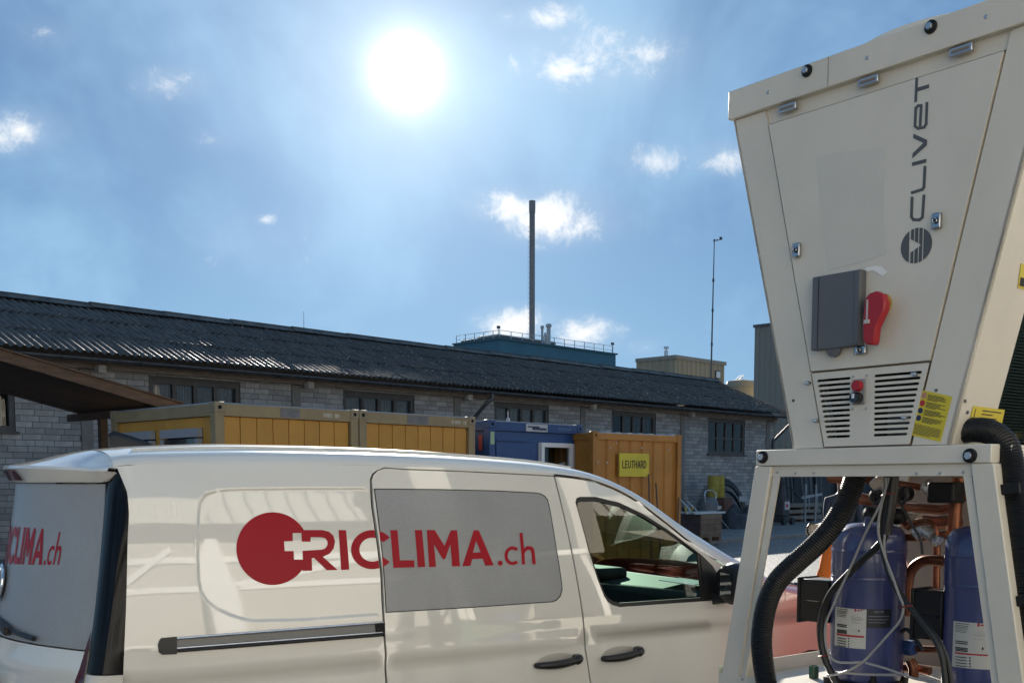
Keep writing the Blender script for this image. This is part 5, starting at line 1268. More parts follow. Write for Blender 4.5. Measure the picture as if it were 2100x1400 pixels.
plate('head_strip', [(-dh(3.04) - g + .003, 3.036), (dh(3.04) + g - .003, 3.036), (dh(3.087) + g, 3.09), (-dh(3.087) - g, 3.09)], .026, M_cr, thick=.004)
door = plate('access_door', [(-dh(2.089) + g, 2.089), (dh(2.089) - g, 2.089), (dh(3.028) - g, 3.028), (-dh(3.028) + g, 3.028)], .010, M_cr, thick=.02)
# louvred panel
sl = []
for side, x_in, in0, in1 in ((-1, 0, mxz(1740, 772)[0], mxz(1739, 893)[0]), (1, 0, mxz(1789, 762)[0], mxz(1787, 890)[0])):
    for i in range(12):
        z = 2.052 - i * .0188; t = i / 11; xi = in0 + (in1 - in0) * t; xo = side * (dh(z) - .022); r_ = .0046
        a, b = (xo, xi) if side < 0 else (xi, xo)
        sl.append([(a + r_ - r_ * math.cos(R(q)) , z + r_ * math.sin(R(q))) for q in (-90, -45, 0, 45, 90)] + [(b - r_ + r_ * math.cos(R(q)), z + r_ * math.sin(R(q))) for q in (90, 45, 0, -45, -90)])
gp_ = plate('louvre_panel', [(-dh(z0) + g, z0 + .004), (dh(z0) - g, z0 + .004), (dh(2.081) - g, 2.081), (-dh(2.081) + g, 2.081)], .012, M_cr, holes=sl, thick=.004)
MB().add([(-.2, .20, 1.81), (.2, .20, 1.81), (.25, .20, 2.08), (-.25, .20, 2.08)], [(0, 1, 2, 3)]).build('louvre_back', mat('louvre_dark', (.03, .028, .025), .8), mac)
boxo('inner_box', (.03, .20, .10, .16, 1.83, 1.95), M_unit, mac)
# flanks: sheet-metal ends with finned coils between
for s in (-1, 1):
    def flank(y, z, o=0.0, s=s): return (s * (HB(z) + o), y, z)
    ye = .27
    surf('flank_panel', [[(.016, z0), (ye, z0), (ye, 3.09), (.016, 3.09)]], flank, M_cr, mac, thick=.01, flip=s < 0, step=.3)
    surf('flank_panel', [[(LBD - .2, z0), (LBD, z0), (LBD, 3.09), (LBD - .2, 3.09)]], flank, M_cr, mac, thick=.01, flip=s < 0, step=.3)
    cb_ = MB()
    for i in range(120):
        z = z0 + .02 + i * .0105
        cb_.add([flank(ye - .005, z, -.004), flank(LBD - .195, z, -.004), flank(LBD - .195, z + .004, .0), flank(ye - .005, z + .004, .0), flank(ye - .005, z + .0065, -.02), flank(LBD - .195, z + .0065, -.02), flank(ye - .005, z - .003, -.02), flank(LBD - .195, z - .003, -.02)], [(0, 1, 2, 3), (3, 2, 5, 4), (6, 7, 1, 0)])
    co = cb_.build('coil_fins', M_fin, mac); tag(co, kind='stuff')
    MB().add([flank(ye, z0, -.03), flank(LBD - .2, z0, -.03), flank(LBD - .2, 3.09, -.03), flank(ye, 3.09, -.03)], [(0, 1, 2, 3)]).build('coil_core', M_drk, mac)
MB().add([(-HB(z0), LBD, z0), (HB(z0), LBD, z0), (HB(3.09), LBD, 3.09), (-HB(3.09), LBD, 3.09)], [(0, 1, 2, 3)]).build('rear_wall', M_cr, mac)
MB().add([(-HB(z0), .03, z0), (HB(z0), .03, z0), (HB(z0), LBD, z0), (-HB(z0), LBD, z0)], [(0, 1, 2, 3)]).build('casing_floor', M_cr, mac)
bd = MB().box(-.645, .645, -.006, LBD + .03, 3.089, 3.196).build('top_band', M_cr, mac, bevel=.004)
MB().lathe([(.50, 3.196), (.50, 3.215), (.465, 3.25), (.455, 3.285), (.44, 3.285), (.43, 3.2)], seg=48, c=(.0, .62, 0)).build('fan_housing', M_cr, mac, smooth=True)
def rivet(px, py, y, par, r=.006, m=None, ff=None):
    p = mk(px, py, y) if ff is None else ff(px, py)
    MB().lathe([(r, 0), (r * .8, -.003), (.001, -.004)][::-1], axis='Y', seg=12, c=(p.x, p.y, p.z)).build('rivet', m or M_zn, par, smooth=True)
def bolt(px, py, y, par, r=.022):
    p = mk(px, py, y); b = MB().lathe([(r, 0), (r, -.006), (r * .75, -.009), (.002, -.009)][::-1], axis='Y', seg=24, c=(p.x, p.y, p.z)).build('washer', M_wash, par, smooth=True)
    h = [(p.x + r * .55 * math.cos(R(a + 12)), p.z + r * .55 * math.sin(R(a + 12))) for a in range(0, 360, 60)]
    MB().prism(h, lambda q, d: (q[0], p.y - .009 - d, q[1]), .011).build('hex_head', M_zn, par, bevel=.001)
for q in ((1656, 146), (1910, 56)): bolt(*q, -.006, mac)
for q in ((1575, 190), (1778, 119), (2022, 35)): rivet(*q, -.006, mac, .007)
MB().box(mk(1701, 130, 0).x - .0008, mk(1701, 130, 0).x + .0008, -.0075, -.006, 3.092, 3.194).build('band_seam', M_cr2, mac)
for q in ((1617, 222), (1783, 167), (1973, 104)):
    p = mk(*q, .008); h = MB().box(p.x - .040, p.x + .040, -.004, .012, p.z - .013, p.z + .013).build('hinge', M_zn, mac, bevel=.003)
    MB().box(p.x - .030, p.x + .030, -.0075, -.0045, p.z - .004, p.z + .004).build('hinge_pin', M_cr2, h)
for q in ((1634, 513), (1921, 453), (1765, 718)):
    p = mk(*q, .0); fl3 = q[1] > 700; a, b = (.016, .026) if not fl3 else (.023, .015)
    h = MB().box(p.x - a, p.x + a, -.008, .010, p.z - b, p.z + b).build('latch', mat('satin_latch', (.42, .43, .45), .25, 1.0), mac, bevel=.004)
    MB().lathe([(.011, 0), (.011, -.004), (.007, -.006), (.002, -.004)][::-1], axis='Y', seg=18, c=(p.x, -.008, p.z)).build('latch_key', M_gbl, h, smooth=True)
    MB().tube([(p.x + .0075 * math.cos(R(t)), -.0135, p.z + .0075 * math.sin(R(t))) for t in range(0, 361, 30)], .0012, 6).build('latch_ring', M_chr, h)
# grey document box
P4 = [mxz(*q, -.02) for q in ((1668, 569), (1768, 554), (1764, 708), (1667, 716))]
xa, xb = P4[0][0], P4[1][0]; za, zb = P4[2][1], P4[0][1]
gb = MB().box(xa, xb, -.026, .009, za, zb).build('grey_box', mat('grey_plastic', (.105, .11, .12), .45, var=.05), mac, bevel=.004)
boxo('box_hinge', (xb - .022, xb - .002, -.031, -.0265, za + .004, zb - .004), mat('grey_plastic', (.105, .11, .12), .45), gb, .002)
boxo('box_groove', (xa + .028, xa + .030, -.028, -.0262, za + .004, zb - .004), mat('grey_groove', (.03, .032, .036), .6), gb)
MB().lathe([(.03, 0), (.03, -.012), (.026, -.014)][::-1], axis='Y', seg=20, c=(xa + .09, -.004, za)).build('box_catch', mat('grey_plastic', (.105, .11, .12), .45), gb, smooth=True)
# main switch
c = mk(1806, 624, .0); sw = MB().lathe([(.038, .009), (.038, -.012), (.034, -.018), (.01, -.018)][::-1], axis='Y', seg=28, c=(c.x, 0, c.z)).build('switch_disc', mat('yellow_plastic', (.36, .23, .02), .4), mac, smooth=True)
def hx(px, py): return mxz(px, py, -.05)
hp = [hx(*q) for q in ((1777, 612), (1786, 602), (1800, 597), (1813, 603), (1819, 618), (1817, 636), (1808, 655), (1800, 672), (1797, 702), (1793, 708), (1780, 707), (1773, 699), (1772, 668), (1774, 640))]
M_rpl = mat('red_plastic', (.36, .012, .020), .35)
hd = MB().prism(hp, lambda q, d: (q[0], -.062 + d, q[1]), .036).build('switch_handle', M_rpl, sw, bevel=.007, seg=3)
MB().cyl((c.x, -.018, c.z), (c.x, -.03, c.z), .022, .022, 18).build('switch_shaft', M_rpl, sw)
xw = hx(1783, 630); boxo('switch_slot', (xw[0] - .003, xw[0] + .003, -.0645, -.0625, hx(1783, 655)[1], hx(1783, 615)[1]), mat('pale_slot', (.48, .46, .44), .5), sw); boxo('switch_tab', (xw[0] - .011, xw[0] + .011, -.067, -.0625, hx(1783, 664)[1], hx(1783, 656)[1]), mat('pale_slot', (.48, .46, .44), .5), sw, .001)
# torn sticker remains and the mark left by it
MB().prism([mxz(*q, .008) for q in ((1768, 556), (1778, 549), (1795, 545), (1808, 547), (1820, 558), (1810, 566), (1800, 560), (1790, 554), (1778, 557))], lambda q, d: (q[0], .0075 + d - .02 * max(0, q[1] - 2.46), q[1]), .001).build('torn_sticker', mat('torn_paper', (.82, .81, .79), .7), door)
MB().prism([mxz(*q, .009) for q in ((1672, 322), (1720, 312), (1814, 304), (1812, 420), (1816, 520), (1790, 530), (1760, 540), (1730, 546), (1697, 556), (1690, 500), (1680, 410))], lambda q, d: (q[0], .0088 + d, q[1]), .0008).build('sticker_mark', mat('faded_mark', (.60, .57, .50), .45, var=.03), door)
# maker's lettering up the door
def cv(x, y): return (1640 + x / 3.2556, 130 + y / 3.2556)
def CV(pl): return [mxz(*cv(*p), .009) for p in pl]
M_let = mat('grey_lettering', (.085, .09, .095), .5)
def cl(name, polys, holes=()): surf(name, [CV(p) for p in polys], fp(.0085), M_let, door, holes=[CV(h) for h in holes])
cl('letter_T', [[(774, 97), (792, 96), (784, 258), (765, 262)], [(786, 163), (866, 140), (864, 166), (785, 190)]])
cl('letter_E', stroke([(850, 266), (845, 405), (832, 428), (790, 436), (770, 420), (776, 300), (792, 284), (812, 282), (804, 430)], 19))
cl('letter_V', [[(760, 470), (852, 512), (850, 546), (752, 636), (754, 602), (826, 531), (757, 500)]])
cl('letter_I', [[(750, 662), (847, 637), (846, 663), (750, 687)]])
cl('letter_L', stroke([(837, 692), (830, 825), (820, 842), (750, 864)], 20))
cl('letter_C', stroke([(751, 897), (746, 1025), (760, 1044), (800, 1045), (820, 1028), (830, 884)], 20))
cl('emblem_disc', [[(780 + 104 * math.cos(R(a)) + 12 * math.sin(R(a)) * -1, 1216 + 119 * math.sin(R(a)) - 8 * math.cos(R(a))) for a in range(0, 360, 6)]],
   [[(735, 1080), (745, 1080), (738, 1360), (728, 1360)], [(766, 1080), (772, 1080), (764, 1360), (758, 1360)], [(795, 1080), (801, 1080), (793, 1360), (787, 1360)], [(823, 1080), (830, 1080), (822, 1360), (815, 1360)], [(738, 1172), (806, 1208), (806, 1216), (736, 1266)]])
# buttons and studs on the louvre panel
b0 = mxz(1748, 830, .01); b1 = mxz(1777, 776, .01)
bp = MB().box(b0[0], b1[0], .004, .0118, b0[1], b1[1]).build('button_plate', mat('button_grey', (.26, .26, .25), .5), mac, bevel=.004)
for q, mm, r_, h_ in (((1761, 791), M_rpl, .0195, .022), ((1760, 816), M_gbl, .0205, .03)):
    c = mk(*q, .004); MB().lathe([(r_, 0), (r_, -h_ * .7), (r_ * .85, -h_), (.002, -h_)][::-1], axis='Y', seg=24, c=(c.x, .004, c.z)).build('push_button', mm, bp, smooth=True)
c = mk(1752, 812, -.02); boxo('button_tab', (c.x - .006, c.x + .004, -.028, -.024, c.z - .008, c.z + .008), M_wht, bp)
for q in ((1749, 772), (1777, 770), (1748, 838), (1776, 837)): rivet(*q, .011, mac, .0045)
for q in ((1656, 785), (1672, 862), (1876, 767), (1855, 856)):
    c = mk(*q, .0); s_ = MB().lathe([(.007, .012), (.007, -.006), (.004, -.009)][::-1], axis='Y', seg=12, c=(c.x, 0, c.z)).build('panel_screw', M_zn, mac, smooth=True)
    MB().bar((c.x - .010, -.006, c.z + .004), (c.x + .010, -.006, c.z - .003), .004, .006).build('screw_wing', M_zn, s_)
for q in ((1627, 821), (1920, 800)): rivet(*q, .0155, mac, .006, M_unit)
# labels
def onflank(px, py, o=.0015):
    a = MF.loc((0, 0, ZC)); d = MF.ld(ray(px, py)); k = (.317 + o - .247 * 1.805 + .247 * a.z - a.x) / (d.x - .247 * d.z); return a + d * k
for q in ((1979, 822), (1984, 845)):
    p = onflank(*q); MB().lathe([(.002, .004), (.006, .003), (.0065, 0)][::-1], axis='X', seg=10, c=(p.x, p.y, p.z)).build('rivet', M_unit, mac)
def bilin(c4, u, v): return (c4[0] * (1 - u) + c4[1] * u) * (1 - v) + (c4[3] * (1 - u) + c4[2] * u) * v
def label(c4, n, m, par, lines, icons=(), dv=(0, 0, 0)):
    c4 = [Vector(p) for p in c4]; N_ = (c4[1] - c4[0]).cross(c4[3] - c4[0]).normalized() * -1
    if N_.dot(MF.loc((0, 0, ZC)) - c4[0]) < 0: N_ = -N_
    lb = MB().hexa([p + N_ * .0012 for p in c4], c4).build(n, m, par)
    pr = MB()
    for (u0, u1, v0, v1) in lines: pr.hexa([bilin(c4, u, v) + N_ * .0019 for u, v in ((u0, v0), (u1, v0), (u1, v1), (u0, v1))], [bilin(c4, u, v) + N_ * .0013 for u, v in ((u0, v0), (u1, v0), (u1, v1), (u0, v1))])
    if lines: pr.build('print', M_ink, lb)
    for (u, v, r_, mm, asp) in icons:
        MB().add([bilin(c4, u + r_ * math.cos(R(t)), v + r_ * asp * math.sin(R(t))) + N_ * .0020 for t in range(0, 360, 20)], [tuple(range(18))]).build('icon', mm, lb)
    return lb
lines = []
random.seed(3)
for b in range(4):
    for k in range(5):
        v = .06 + b * .165 + k * .027; lines.append((.27, random.uniform(.72, .95) if k < 4 else .6, v, v + .013))
for k in range(7): v = .76 + k * .030; lines.append((.08, .93 - (.3 if k == 6 else 0), v, v + .012))
lines += [(.05, .95, .735, .741)]
M_icr = mat('icon_red', (.42, .03, .03), .5); M_icn = mat('icon_navy', (.02, .03, .08), .5); M_icp = mat('icon_pink', (.45, .22, .14), .5)
y4 = [mk(*q, .0155) for q in ((1889, 799), (1953, 813), (1929, 906), (1866, 891))]
label(y4, 'warning_label', M_ylab, mac, lines, [(.15, .10, .085, M_icp, .8), (.15, .27, .085, M_icr, .8), (.15, .435, .08, M_icn, .8), (.15, .60, .08, M_icn, .8)])
label([onflank(*q) for q in ((1996, 832), (2060, 840), (2050, 888), (1983, 880))], 'flank_label', M_ylab, mac, [(.3, .9, .12, .17), (.3, .65, .27, .32), (.3, .8, .42, .47), (.08, .1, .1, .5), (.1, .22, .48, .5)])
label([onflank(*q) for q in ((2094, 540), (2130, 548), (2122, 600), (2087, 590))], 'flank_label', M_ylab, mac, [(.06, .3, .55, .9)] + [(.1 + .1 * i, .14 + .1 * i, .6, .9) for i in range(4)])
# --- open lower frame
bx_h = .4765
fb = MB().box(-bx_h, bx_h, -.004, .06, 1.742, 1.803).build('front_beam', M_cr, mac, bevel=.004)
boxo('front_flange', (-.46, .46, .014, .03, 1.700, 1.7415), M_cr, mac, .002)
for q in ((1565, 937), (1990, 934)): bolt(*q, -.004, mac, .024)
for q in ((1594, 968), (1631, 970), (1669, 970), (1879, 970), (1927, 970), (1975, 968)): rivet(*q, .0135, mac, .0055, M_zn)
for s in (-1, 1):
    top, bot = (s * .4825, 1.742), (s * .640, .87)
    w1, w2 = .078, .088
    MB().hexa([(top[0], 0, 1.741), (top[0] - s * w1, 0, 1.741), (top[0] - s * w1, .055, 1.741), (top[0], .055, 1.741)], [(bot[0], 0, .87), (bot[0] - s * w2, 0, .87), (bot[0] - s * w2, .055, .87), (bot[0], .055, .87)]).build('front_leg', M_cr, mac, bevel=.004)
    MB().hexa([(top[0] - s * (w1 + .001), .012, 1.70), (top[0] - s * (w1 + .03), .012, 1.70), (top[0] - s * (w1 + .03), .02, 1.70), (top[0] - s * (w1 + .001), .02, 1.70)], [(bot[0] - s * (w2 + .001), .012, .9), (bot[0] - s * (w2 + .03), .012, .9), (bot[0] - s * (w2 + .03), .02, .9), (bot[0] - s * (w2 + .001), .02, .9)]).build('leg_flange', M_cr, mac)
    MB().hexa([(top[0], .95, 1.741), (top[0] - s * w1, .95, 1.741), (top[0] - s * w1, 1.0, 1.741), (top[0], 1.0, 1.741)], [(bot[0], .95, .87), (bot[0] - s * w2, .95, .87), (bot[0] - s * w2, 1.0, .87), (bot[0], 1.0, .87)]).build('rear_leg', M_cr, mac, bevel=.004)
    boxo('side_beam', (s * bx_h - .03, s * bx_h + .03, .061, 1.0, 1.742, 1.801), M_cr, mac, .004)
    MB().hexa([(s * .4845, .057, 1.741), (s * .4845 - s * .06, .057, 1.741), (s * .4845 - s * .06, .075, 1.741), (s * .4845, .075, 1.741)], [(s * .645, .057, .87), (s * .645 - s * .06, .057, .87), (s * .645 - s * .06, .11, .87), (s * .645, .11, .87)]).build('leg_return', M_cr, mac)
boxo('rear_beam', (-bx_h, bx_h, .94, 1.0, 1.742, 1.801), M_cr, mac, .004)
MB().lathe([(.004, -.006), (.012, -.006), (.012, .0), (.004, .0)], axis='X', seg=14, c=(bx_h + .034, .16, 1.765)).build('lifting_eye', M_zn, mac)
MB().prism([(.05, 1.742), (.20, 1.742), (.22, 1.79), (.17, 1.80), (.06, 1.80)], lambda q, d: (bx_h + .031 + d, q[0], q[1]), .004).build('gusset', M_cr, mac)
dk = boxo('deck', (-.645, .645, .0, 1.05, .852, .872), M_cr, mac, .003)
boxo('deck_lip', (-.645, .645, -.005, .0, .80, .905), M_cr, mac); boxo('deck_lip', (-.645, .645, 1.05, 1.056, .80, .945), M_cr, mac); boxo('deck_lip', (-.651, -.6455, .0, 1.05, .80, .93), M_cr, mac); boxo('deck_lip', (.6455, .651, .0, 1.05, .80, .93), M_cr, mac)
boxo('back_panel', (-.465, .465, .97, .985, .88, 1.74), mat('inner_panel', (.27, .205, .155), .5, var=.12), mac)
q = mk(1515, 1392, 0); rivet(1522, 1391, -.005, mac, .007)
for x in (-.6, .52):
    for y in (.03, .94): boxo('stand_leg', (x, x + .08, y, y + .08, .0, .85), M_unit, mac, .005)
boxo('stand_rail', (-.6, .6, .05, .09, .18, .26), M_unit, mac); boxo('stand_rail', (-.6, .6, .96, 1.0, .18, .26), M_unit, mac)
# --- hoses
h1 = corr([mk(*q[:2], q[2]) for q in ((1758, 955, .10), (1745, 1005, .07), (1718, 1062, .04), (1680, 1110, .01), (1634, 1152, -.02), (1594, 1192, -.05), (1572, 1240, -.065), (1562, 1300, -.07), (1564, 1350, -.065), (1574, 1410, -.055), (1590, 1470, -.04))], .0415, (.009), .0026).build('corrugated_hose', M_hose, mac, smooth=True)
h2 = corr([mk(*q[:2], q[2]) for q in ((1940, 892, .12), (1965, 886, .115), (2000, 881, .11), (2036, 888, .10), (2064, 915, .09), (2075, 960, .085), (2080, 1010, .08), (2088, 1080, .08), (2098, 1160, .08), (2110, 1260, .08), (2130, 1400, .08))], .042, (.009), .0026).build('corrugated_hose', M_hose, mac, smooth=True)
for a, b in (((2034, 1006), (2092, 1000)), ((2074, 1234), (2112, 1228))):
    p = mk(*a, .03); q = mk(*b, .03); st = MB().bar(p, q, .012, .034).build('hose_strap', M_wash, mac, bevel=.003)
# --- compressors
def cylhit(px, py, c, r):
    o = MF.loc((0, 0, ZC)); d = MF.ld(ray(px, py)); ox, oy = o.x - c[0], o.y - c[1]
    A = d.x ** 2 + d.y ** 2; B = 2 * (ox * d.x + oy * d.y); C_ = ox * ox + oy * oy - r * r; disc = max(0, B * B - 4 * A * C_); k = (-B - math.sqrt(disc)) / (2 * A); return o + d * k
def compressor(pxl, pxr, ytop, y, lab, notice, box):
    c = mk((pxl + pxr) / 2, 1200, y); wp = MF.wor(c); r = (pxr - pxl) / 2 / F * wp.y * .985; zt_ = mk((pxl + pxr) / 2, ytop, y).z
    cc = (c.x, c.y, 0)
    cm = MB().lathe([(r * .93, .90), (r * .97, .93), (r * .985, 1.0), (r * .985, zt_ - .20), (r, zt_ - .19), (r, zt_ - .10), (r * .985, zt_ - .065), (r * .93, zt_ - .03), (r * .80, zt_ - .008), (r * .5, zt_ + .006), (r * .2, zt_ + .010), (.004, zt_ + .010)], seg=48, c=cc).build('compressor', M_cpb, mac, smooth=True)
    MB().lathe([(r * 1.005, zt_ - .105), (r * 1.02, zt_ - .10), (r * 1.005, zt_ - .092)], seg=48, c=cc).build('weld_seam', M_cpb, cm, smooth=True)
    MB().lathe([(r * 1.0, zt_ - .212), (r * 1.012, zt_ - .207), (r * 1.0, zt_ - .2)], seg=48, c=cc).build('weld_seam', M_cpb, cm, smooth=True)
    MB().lathe([(r * 1.25, .873), (r * 1.25, .895), (r * .9, .90)], seg=4, c=cc).build('foot_plate', M_wash, cm)
    for k in range(4): MB().lathe([(.028, .874), (.03, .90), (.012, .905), (.01, .93)], seg=14, c=(c.x + r * .95 * math.cos(R(45 + 90 * k)), c.y + r * .95 * math.sin(R(45 + 90 * k)), 0)).build('rubber_mount', M_wash, cm, smooth=True)
    MB().cyl((c.x + r * .3, c.y - r * .55, zt_ - .01), (c.x + r * .3, c.y - r * .55, zt_ + .035), .016, .012, 12).build('top_stub', M_cpb, cm)
    R2 = r * .985
    def patch(n, x0, y0_, x1, y1_, m, par, dr):
        a = cylhit(x0, y0_, c, R2); b = cylhit(x1, y1_, c, R2); t0 = math.atan2(a.y - c.y, a.x - c.x); t1 = math.atan2(b.y - c.y, b.x - c.x)
        return grid(n, [[(c.x + (R2 + dr) * math.cos(t0 + (t1 - t0) * i / 8), c.y + (R2 + dr) * math.sin(t0 + (t1 - t0) * i / 8), z) for i in range(9)] for z in (a.z, b.z)], m, par)
    x0, y0_, x1, y1_ = lab; lb = patch('rating_label', x0, y0_, x1, y1_, M_lab, mac, .0012)
    w_, h_ = x1 - x0, y1_ - y0_
    def sub(n, u0, v0, u1, v1, m): patch(n, x0 + w_ * u0, y0_ + h_ * v0, x0 + w_ * u1, y0_ + h_ * v1, m, lb, .0018)
    for v in (.05, .09, .12, .15, .19, .22): sub('print', .05, v, .30 + .14 * ((v * 97) % 1), v + .018, M_ink)
    for v in (.20, .24, .28, .31, .34, .38, .55, .60): sub('print', .52, v, .66 + .28 * ((v * 57) % 1), v + .010, M_ink)
    for v in (.42, .46, .55, .58, .61): sub('print', .05, v, .38, v + .008, M_ink)
    sub('red_bar', .04, .665, .95, .69, mat('label_red', (.38, .02, .03), .5)); 
    for v in (.74, .80, .86, .92): sub('print', .06, v, .36, v + .012, M_ink); sub('print', .42, v, .46, v + .035, M_ink)
    for k, (u0, v0, u1, v1) in enumerate(((.64, .05, .69, .12), (.69, .085, .75, .10), (.75, .07, .80, .11), (.80, .085, .84, .10), (.85, .05, .87, .11), (.87, .075, .95, .09), (.64, .045, .76, .055))): sub('maker_mark', u0, v0, u1, v1, mat('label_red', (.38, .02, .03), .5))
    sub('print', .76, .54, .80, .60, M_ink)
    if notice:
        nb = patch('notice_label', *notice, mat('notice_black', (.012, .013, .016), .5), mac, .0013); nx0, ny0, nx1, ny1 = notice
        for k, (u0, v0, u1, v1) in enumerate(((.30, .08, .34, .22), (.37, .08, .42, .22), (.45, .08, .49, .22), (.52, .08, .54, .22), (.57, .08, .61, .22), (.64, .08, .69, .22), (.06, .36, .94, .42), (.06, .54, .9, .59), (.06, .70, .8, .75))):
            patch('notice_print', nx0 + (nx1 - nx0) * u0, ny0 + (ny1 - ny0) * v0, nx0 + (nx1 - nx0) * u1, ny0 + (ny1 - ny0) * v1, mat('notice_text', (.12, .14, .20) if k < 6 else (.10, .10, .10), .5), nb, .0019)
    p0 = mk(box[0], box[1], y - .05); p1 = mk(box[2], box[3], y - .05)
    tb = MB().box(p0.x, p1.x, y - .10, y + .02, p1.z, p0.z).build('terminal_box', M_wash, mac, bevel=.008)
    boxo('box_lid', (p0.x - .008, p0.x + .006, y - .106, y + .026, p1.z - .008, p0.z + .006), M_wash, tb, .004)
    boxo('box_rib', (p0.x + .02, p1.x - .004, y - .104, y - .1005, (p0.z + p1.z) / 2 - .002, (p0.z + p1.z) / 2 + .002), M_gbl, tb)
    return c, r
C1, R1 = compressor(1705, 1856, 1076, .40, (1714, 1243, 1775, 1330), (1778, 1248, 1826, 1286), (1655, 1184, 1712, 1276))
C2, R2_ = compressor(1938, 2086, 1082, .40, (1956, 1272, 2032, 1372), None, (1888, 1207, 1945, 1312))
# --- pipework and cables
def cr4(x, y): return (1640 + x / 3.181, 960 + y / 3.181)
def pipe(n, pts, y, r, m, crop=True, nn=8, par=mac):
    P_ = []
    for i, q in enumerate(pts):
        yy = q[2] if len(q) > 2 else (y if not isinstance(y, tuple) else y[0] + (y[1] - y[0]) * i / (len(pts) - 1))
        P_.append(mk(*(cr4(q[0], q[1]) if crop else q[:2]), yy))
    return MB().tube(spline(P_, nn), r, 14 if r > .01 else 8).build(n, m, par, smooth=True)
pp_ = [pipe('copper_pipe', [(960, 612), (860, 598), (790, 610), (735, 655), (708, 730), (702, 820), (700, 960)], .52, .021, M_cop),
 pipe('copper_pipe', [(560, 240), (700, 252), (830, 262), (930, 268), (1010, 240), (1060, 190)], .62, .019, M_cop),
 pipe('copper_pipe', [(640, 100), (730, 112), (800, 125), (900, 130), (1000, 150), (1080, 200)], .55, .014, M_cop),
 pipe('copper_pipe', [(895, 470), (893, 600), (890, 790)], .66, .015, M_cop),
 pipe('copper_pipe', [(650, 445), (760, 450), (880, 440), (960, 430)], .5, .016, M_cop),
 pipe('copper_pipe', [(700, 1172), (800, 1176), (920, 1180)], .5, .014, M_cop),
 pipe('copper_pipe', [(670, 1298), (760, 1302), (850, 1322)], .55, .018, M_cop),
 pipe('copper_pipe', [(690, 345), (800, 345), (920, 352), (1040, 345)], .72, .030, M_cop),
 pipe('copper_pipe', [(330, 60), (300, 130), (275, 180), (262, 230)], .38, .016, M_cop),
 pipe('copper_pipe', [(1040, 60), (1020, 200), (1010, 330), (1000, 430)], .58, .026, M_cop),
 pipe('copper_pipe', [(200, 60), (320, 66), (450, 64)], .45, .022, M_cop),
 pipe('copper_pipe', [(375, 190), (440, 205), (520, 210)], .6, .024, M_cop),
 pipe('copper_pipe', [(720, 1250), (742, 1300), (740, 1360)], .5, .02, M_cop),
 pipe('copper_pipe', [(700, 390), (755, 350), (830, 345), (880, 380), (895, 440)], .48, .011, M_cop),
 pipe('copper_pipe', [(560, 330), (600, 320), (650, 330), (700, 380)], .55, .014, M_cop)]
M_ins = mat('pale_insulation', (.50, .42, .34), .7, var=.2, vs=20, bump=.4); M_foil = mat('foil_tape', (.5, .5, .5), .3, .8, var=.3, vs=30, bump=.6, bs=60)
pipe('pipe_insulation', [(62, 400), (110, 402), (170, 385), (240, 370)], (.30, .40), .024, M_ins)
for k, xx in enumerate((75, 150)): p = mk(*cr4(xx, 398), .31 + .03 * k); MB().tube([p + Vector((.0, .026 * math.cos(R(a)), .026 * math.sin(R(a)))) for a in range(0, 361, 30)], .004, 6).build('cable_tie', M_bc, mac)
pipe('pipe_insulation', [(490, 120), (530, 90), (590, 110)], .42, .028, M_ins)
pipe('foil_wrap', [(760, 430), (810, 410), (870, 440)], .47, .026, M_foil); pipe('foil_wrap', [(880, 480), (900, 470), (912, 440)], .48, .02, M_foil)
pipe('foil_wrap', [(820, 110), (850, 130), (880, 140)], .53, .03, M_foil)
pipe('pipe_insulation', [(660, 330), (720, 320), (780, 330)], .56, .022, M_ins)
p = mk(*cr4(712, 1168), .49); MB().lathe([(.030, -.03), (.034, -.01), (.034, .02), (.026, .03)], axis='X', seg=6, c=tuple(p)).build('pipe_fitting', mat('blue_fitting', (.03, .07, .18), .4), mac, bevel=.003)
for q, r_ in (((690, 165), .03), ((470, 300), .032), ((640, 310), .034), ((500, 180), .026)):
    p = mk(*cr4(*q), .5); MB().lathe([(r_ * .5, -r_), (r_, -r_ * .6), (r_, r_ * .5), (r_ * .4, r_)], axis='Y', seg=16, c=tuple(p)).build('valve_body', M_wash, mac, smooth=True)
boxo('valve_coil', (mk(*cr4(940, 170), .5).x - .05, mk(*cr4(940, 170), .5).x + .06, .46, .56, 1.60, 1.68), M_wash, mac, .01)
p = mk(1752, 1000, .6); boxo('yellow_tag', (p.x - .02, p.x + .035, .6, .602, p.z - .02, p.z + .03), M_ylab, mac)
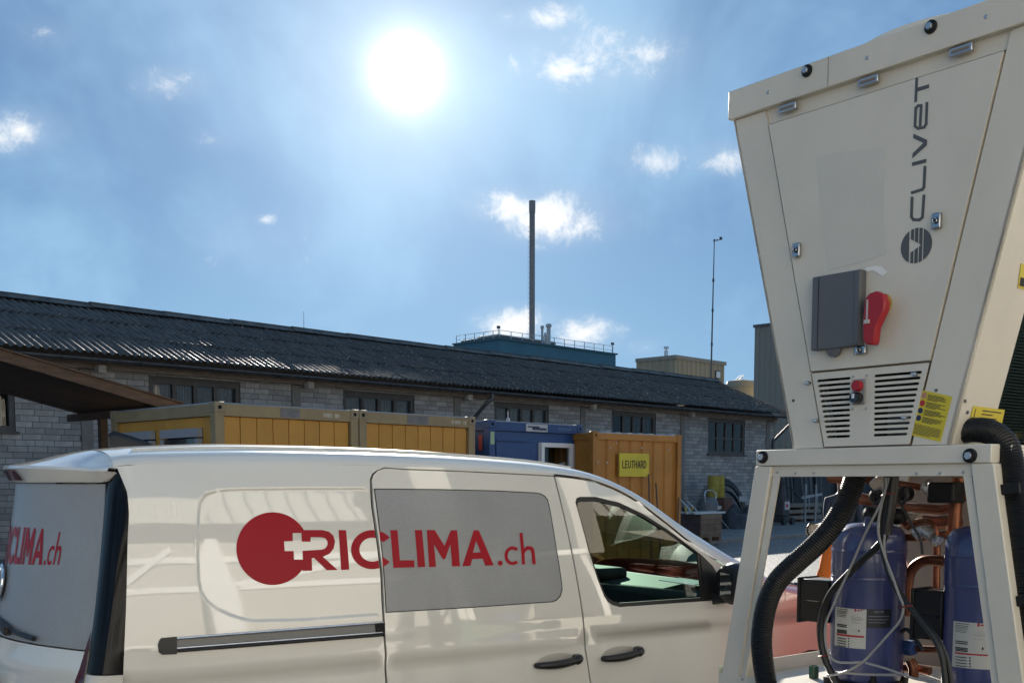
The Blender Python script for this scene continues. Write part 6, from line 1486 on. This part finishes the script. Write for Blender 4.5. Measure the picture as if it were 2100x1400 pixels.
CB = [('grey_cable', [(560, 60), (548, 180), (430, 420), (370, 555), (310, 690), (262, 790), (215, 900), (180, 980), (166, 1050), (172, 1150), (200, 1225), (260, 1262), (400, 1262)], .16, .0048, M_cab),
 ('grey_cable', [(580, 60), (520, 300), (514, 420), (545, 540), (600, 690), (650, 830), (676, 900), (655, 990), (580, 1080), (490, 1180), (410, 1262), (290, 1328), (180, 1350)], .17, .0048, M_cab),
 ('grey_cable', [(430, 1266), (540, 1296), (640, 1330), (760, 1372), (900, 1392)], .17, .0046, M_cab),
 ('grey_cable', [(200, 1330), (300, 1332), (450, 1342), (640, 1345)], .2, .005, M_cab),
 ('grey_cable', [(555, 430), (552, 520), (575, 640), (610, 730)], .18, .0045, M_cab),
 ('grey_cable', [(600, 90), (592, 250), (575, 380)], .19, .006, M_cab),
 ('black_cable', [(610, 60), (560, 420), (505, 510), (400, 605), (300, 705), (220, 790), (165, 890), (142, 1000), (140, 1130), (165, 1240), (205, 1330), (250, 1420)], .19, .0135, M_bc),
 ('black_cable', [(600, 60), (540, 430), (560, 600), (620, 760), (700, 880), (800, 1000), (880, 1110), (930, 1230), (955, 1420)], .19, .0115, M_bc),
 ('black_cable', [(720, 900), (830, 1020), (910, 1120), (962, 1240), (990, 1400)], .2, .008, M_bc),
 ('black_cable', [(590, 30), (585, 150), (570, 300), (560, 430)], .2, .024, M_bc),
 ('black_cable', [(620, 40), (612, 170), (590, 310), (572, 420)], .21, .016, M_bc),
 ('black_cable', [(640, 190), (680, 270), (735, 370), (760, 410), (790, 470), (800, 560)], .3, .005, M_bc),
 ('black_cable', [(280, 170), (230, 240), (190, 300), (170, 350)], .28, .0035, M_bc),
 ('black_cable', [(300, 175), (255, 245), (215, 300), (185, 360)], .29, .0035, M_cab),
 ('black_cable', [(520, 150), (480, 160), (470, 200), (500, 230), (545, 190)], .35, .008, M_bc),
 ('black_cable', [(690, 130), (700, 190), (660, 230), (640, 180), (670, 120)], .35, .007, M_bc),
 ('black_cable', [(640, 1080), (700, 1050), (760, 1120), (800, 1180)], .42, .008, M_bc),
 ('black_cable', [(170, 860), (135, 960), (128, 1080), (150, 1200), (195, 1300), (260, 1400)], .22, .010, M_bc)]
for n, pts, y, r, m in CB: pipe(n, pts, y, r, m)
for q in ((160, 1220), (690, 900), (575, 170)):
    p = mk(*cr4(*q), .18); MB().tube([p + Vector((.024 * math.cos(R(a)), .016 * math.sin(R(a)), .006 * math.cos(R(a)))) for a in range(0, 361, 30)], .003, 6).build('cable_tie', mat('dark_red_tie', (.16, .015, .02), .5), mac)
p = mk(1669, 1372, .35); MB().lathe([(.02, .0), (.02, .05), (.016, .05), (.016, .01)], seg=20, c=(p.x, p.y, .874)).build('green_cap', mat('green_cap', (.015, .06, .035), .4), mac, smooth=True)
# clear bag behind the hose
o = MB(); p = mk(2072, 905, .3)
for k in range(7): o.add([p + Vector((random.uniform(-.04, .05), random.uniform(-.03, .03), random.uniform(-.04, .05))) for _ in range(3)], [(0, 1, 2)])
o.build('plastic_bag', glass('clear_film', (.85, .86, .87), 1.2, .15), mac)
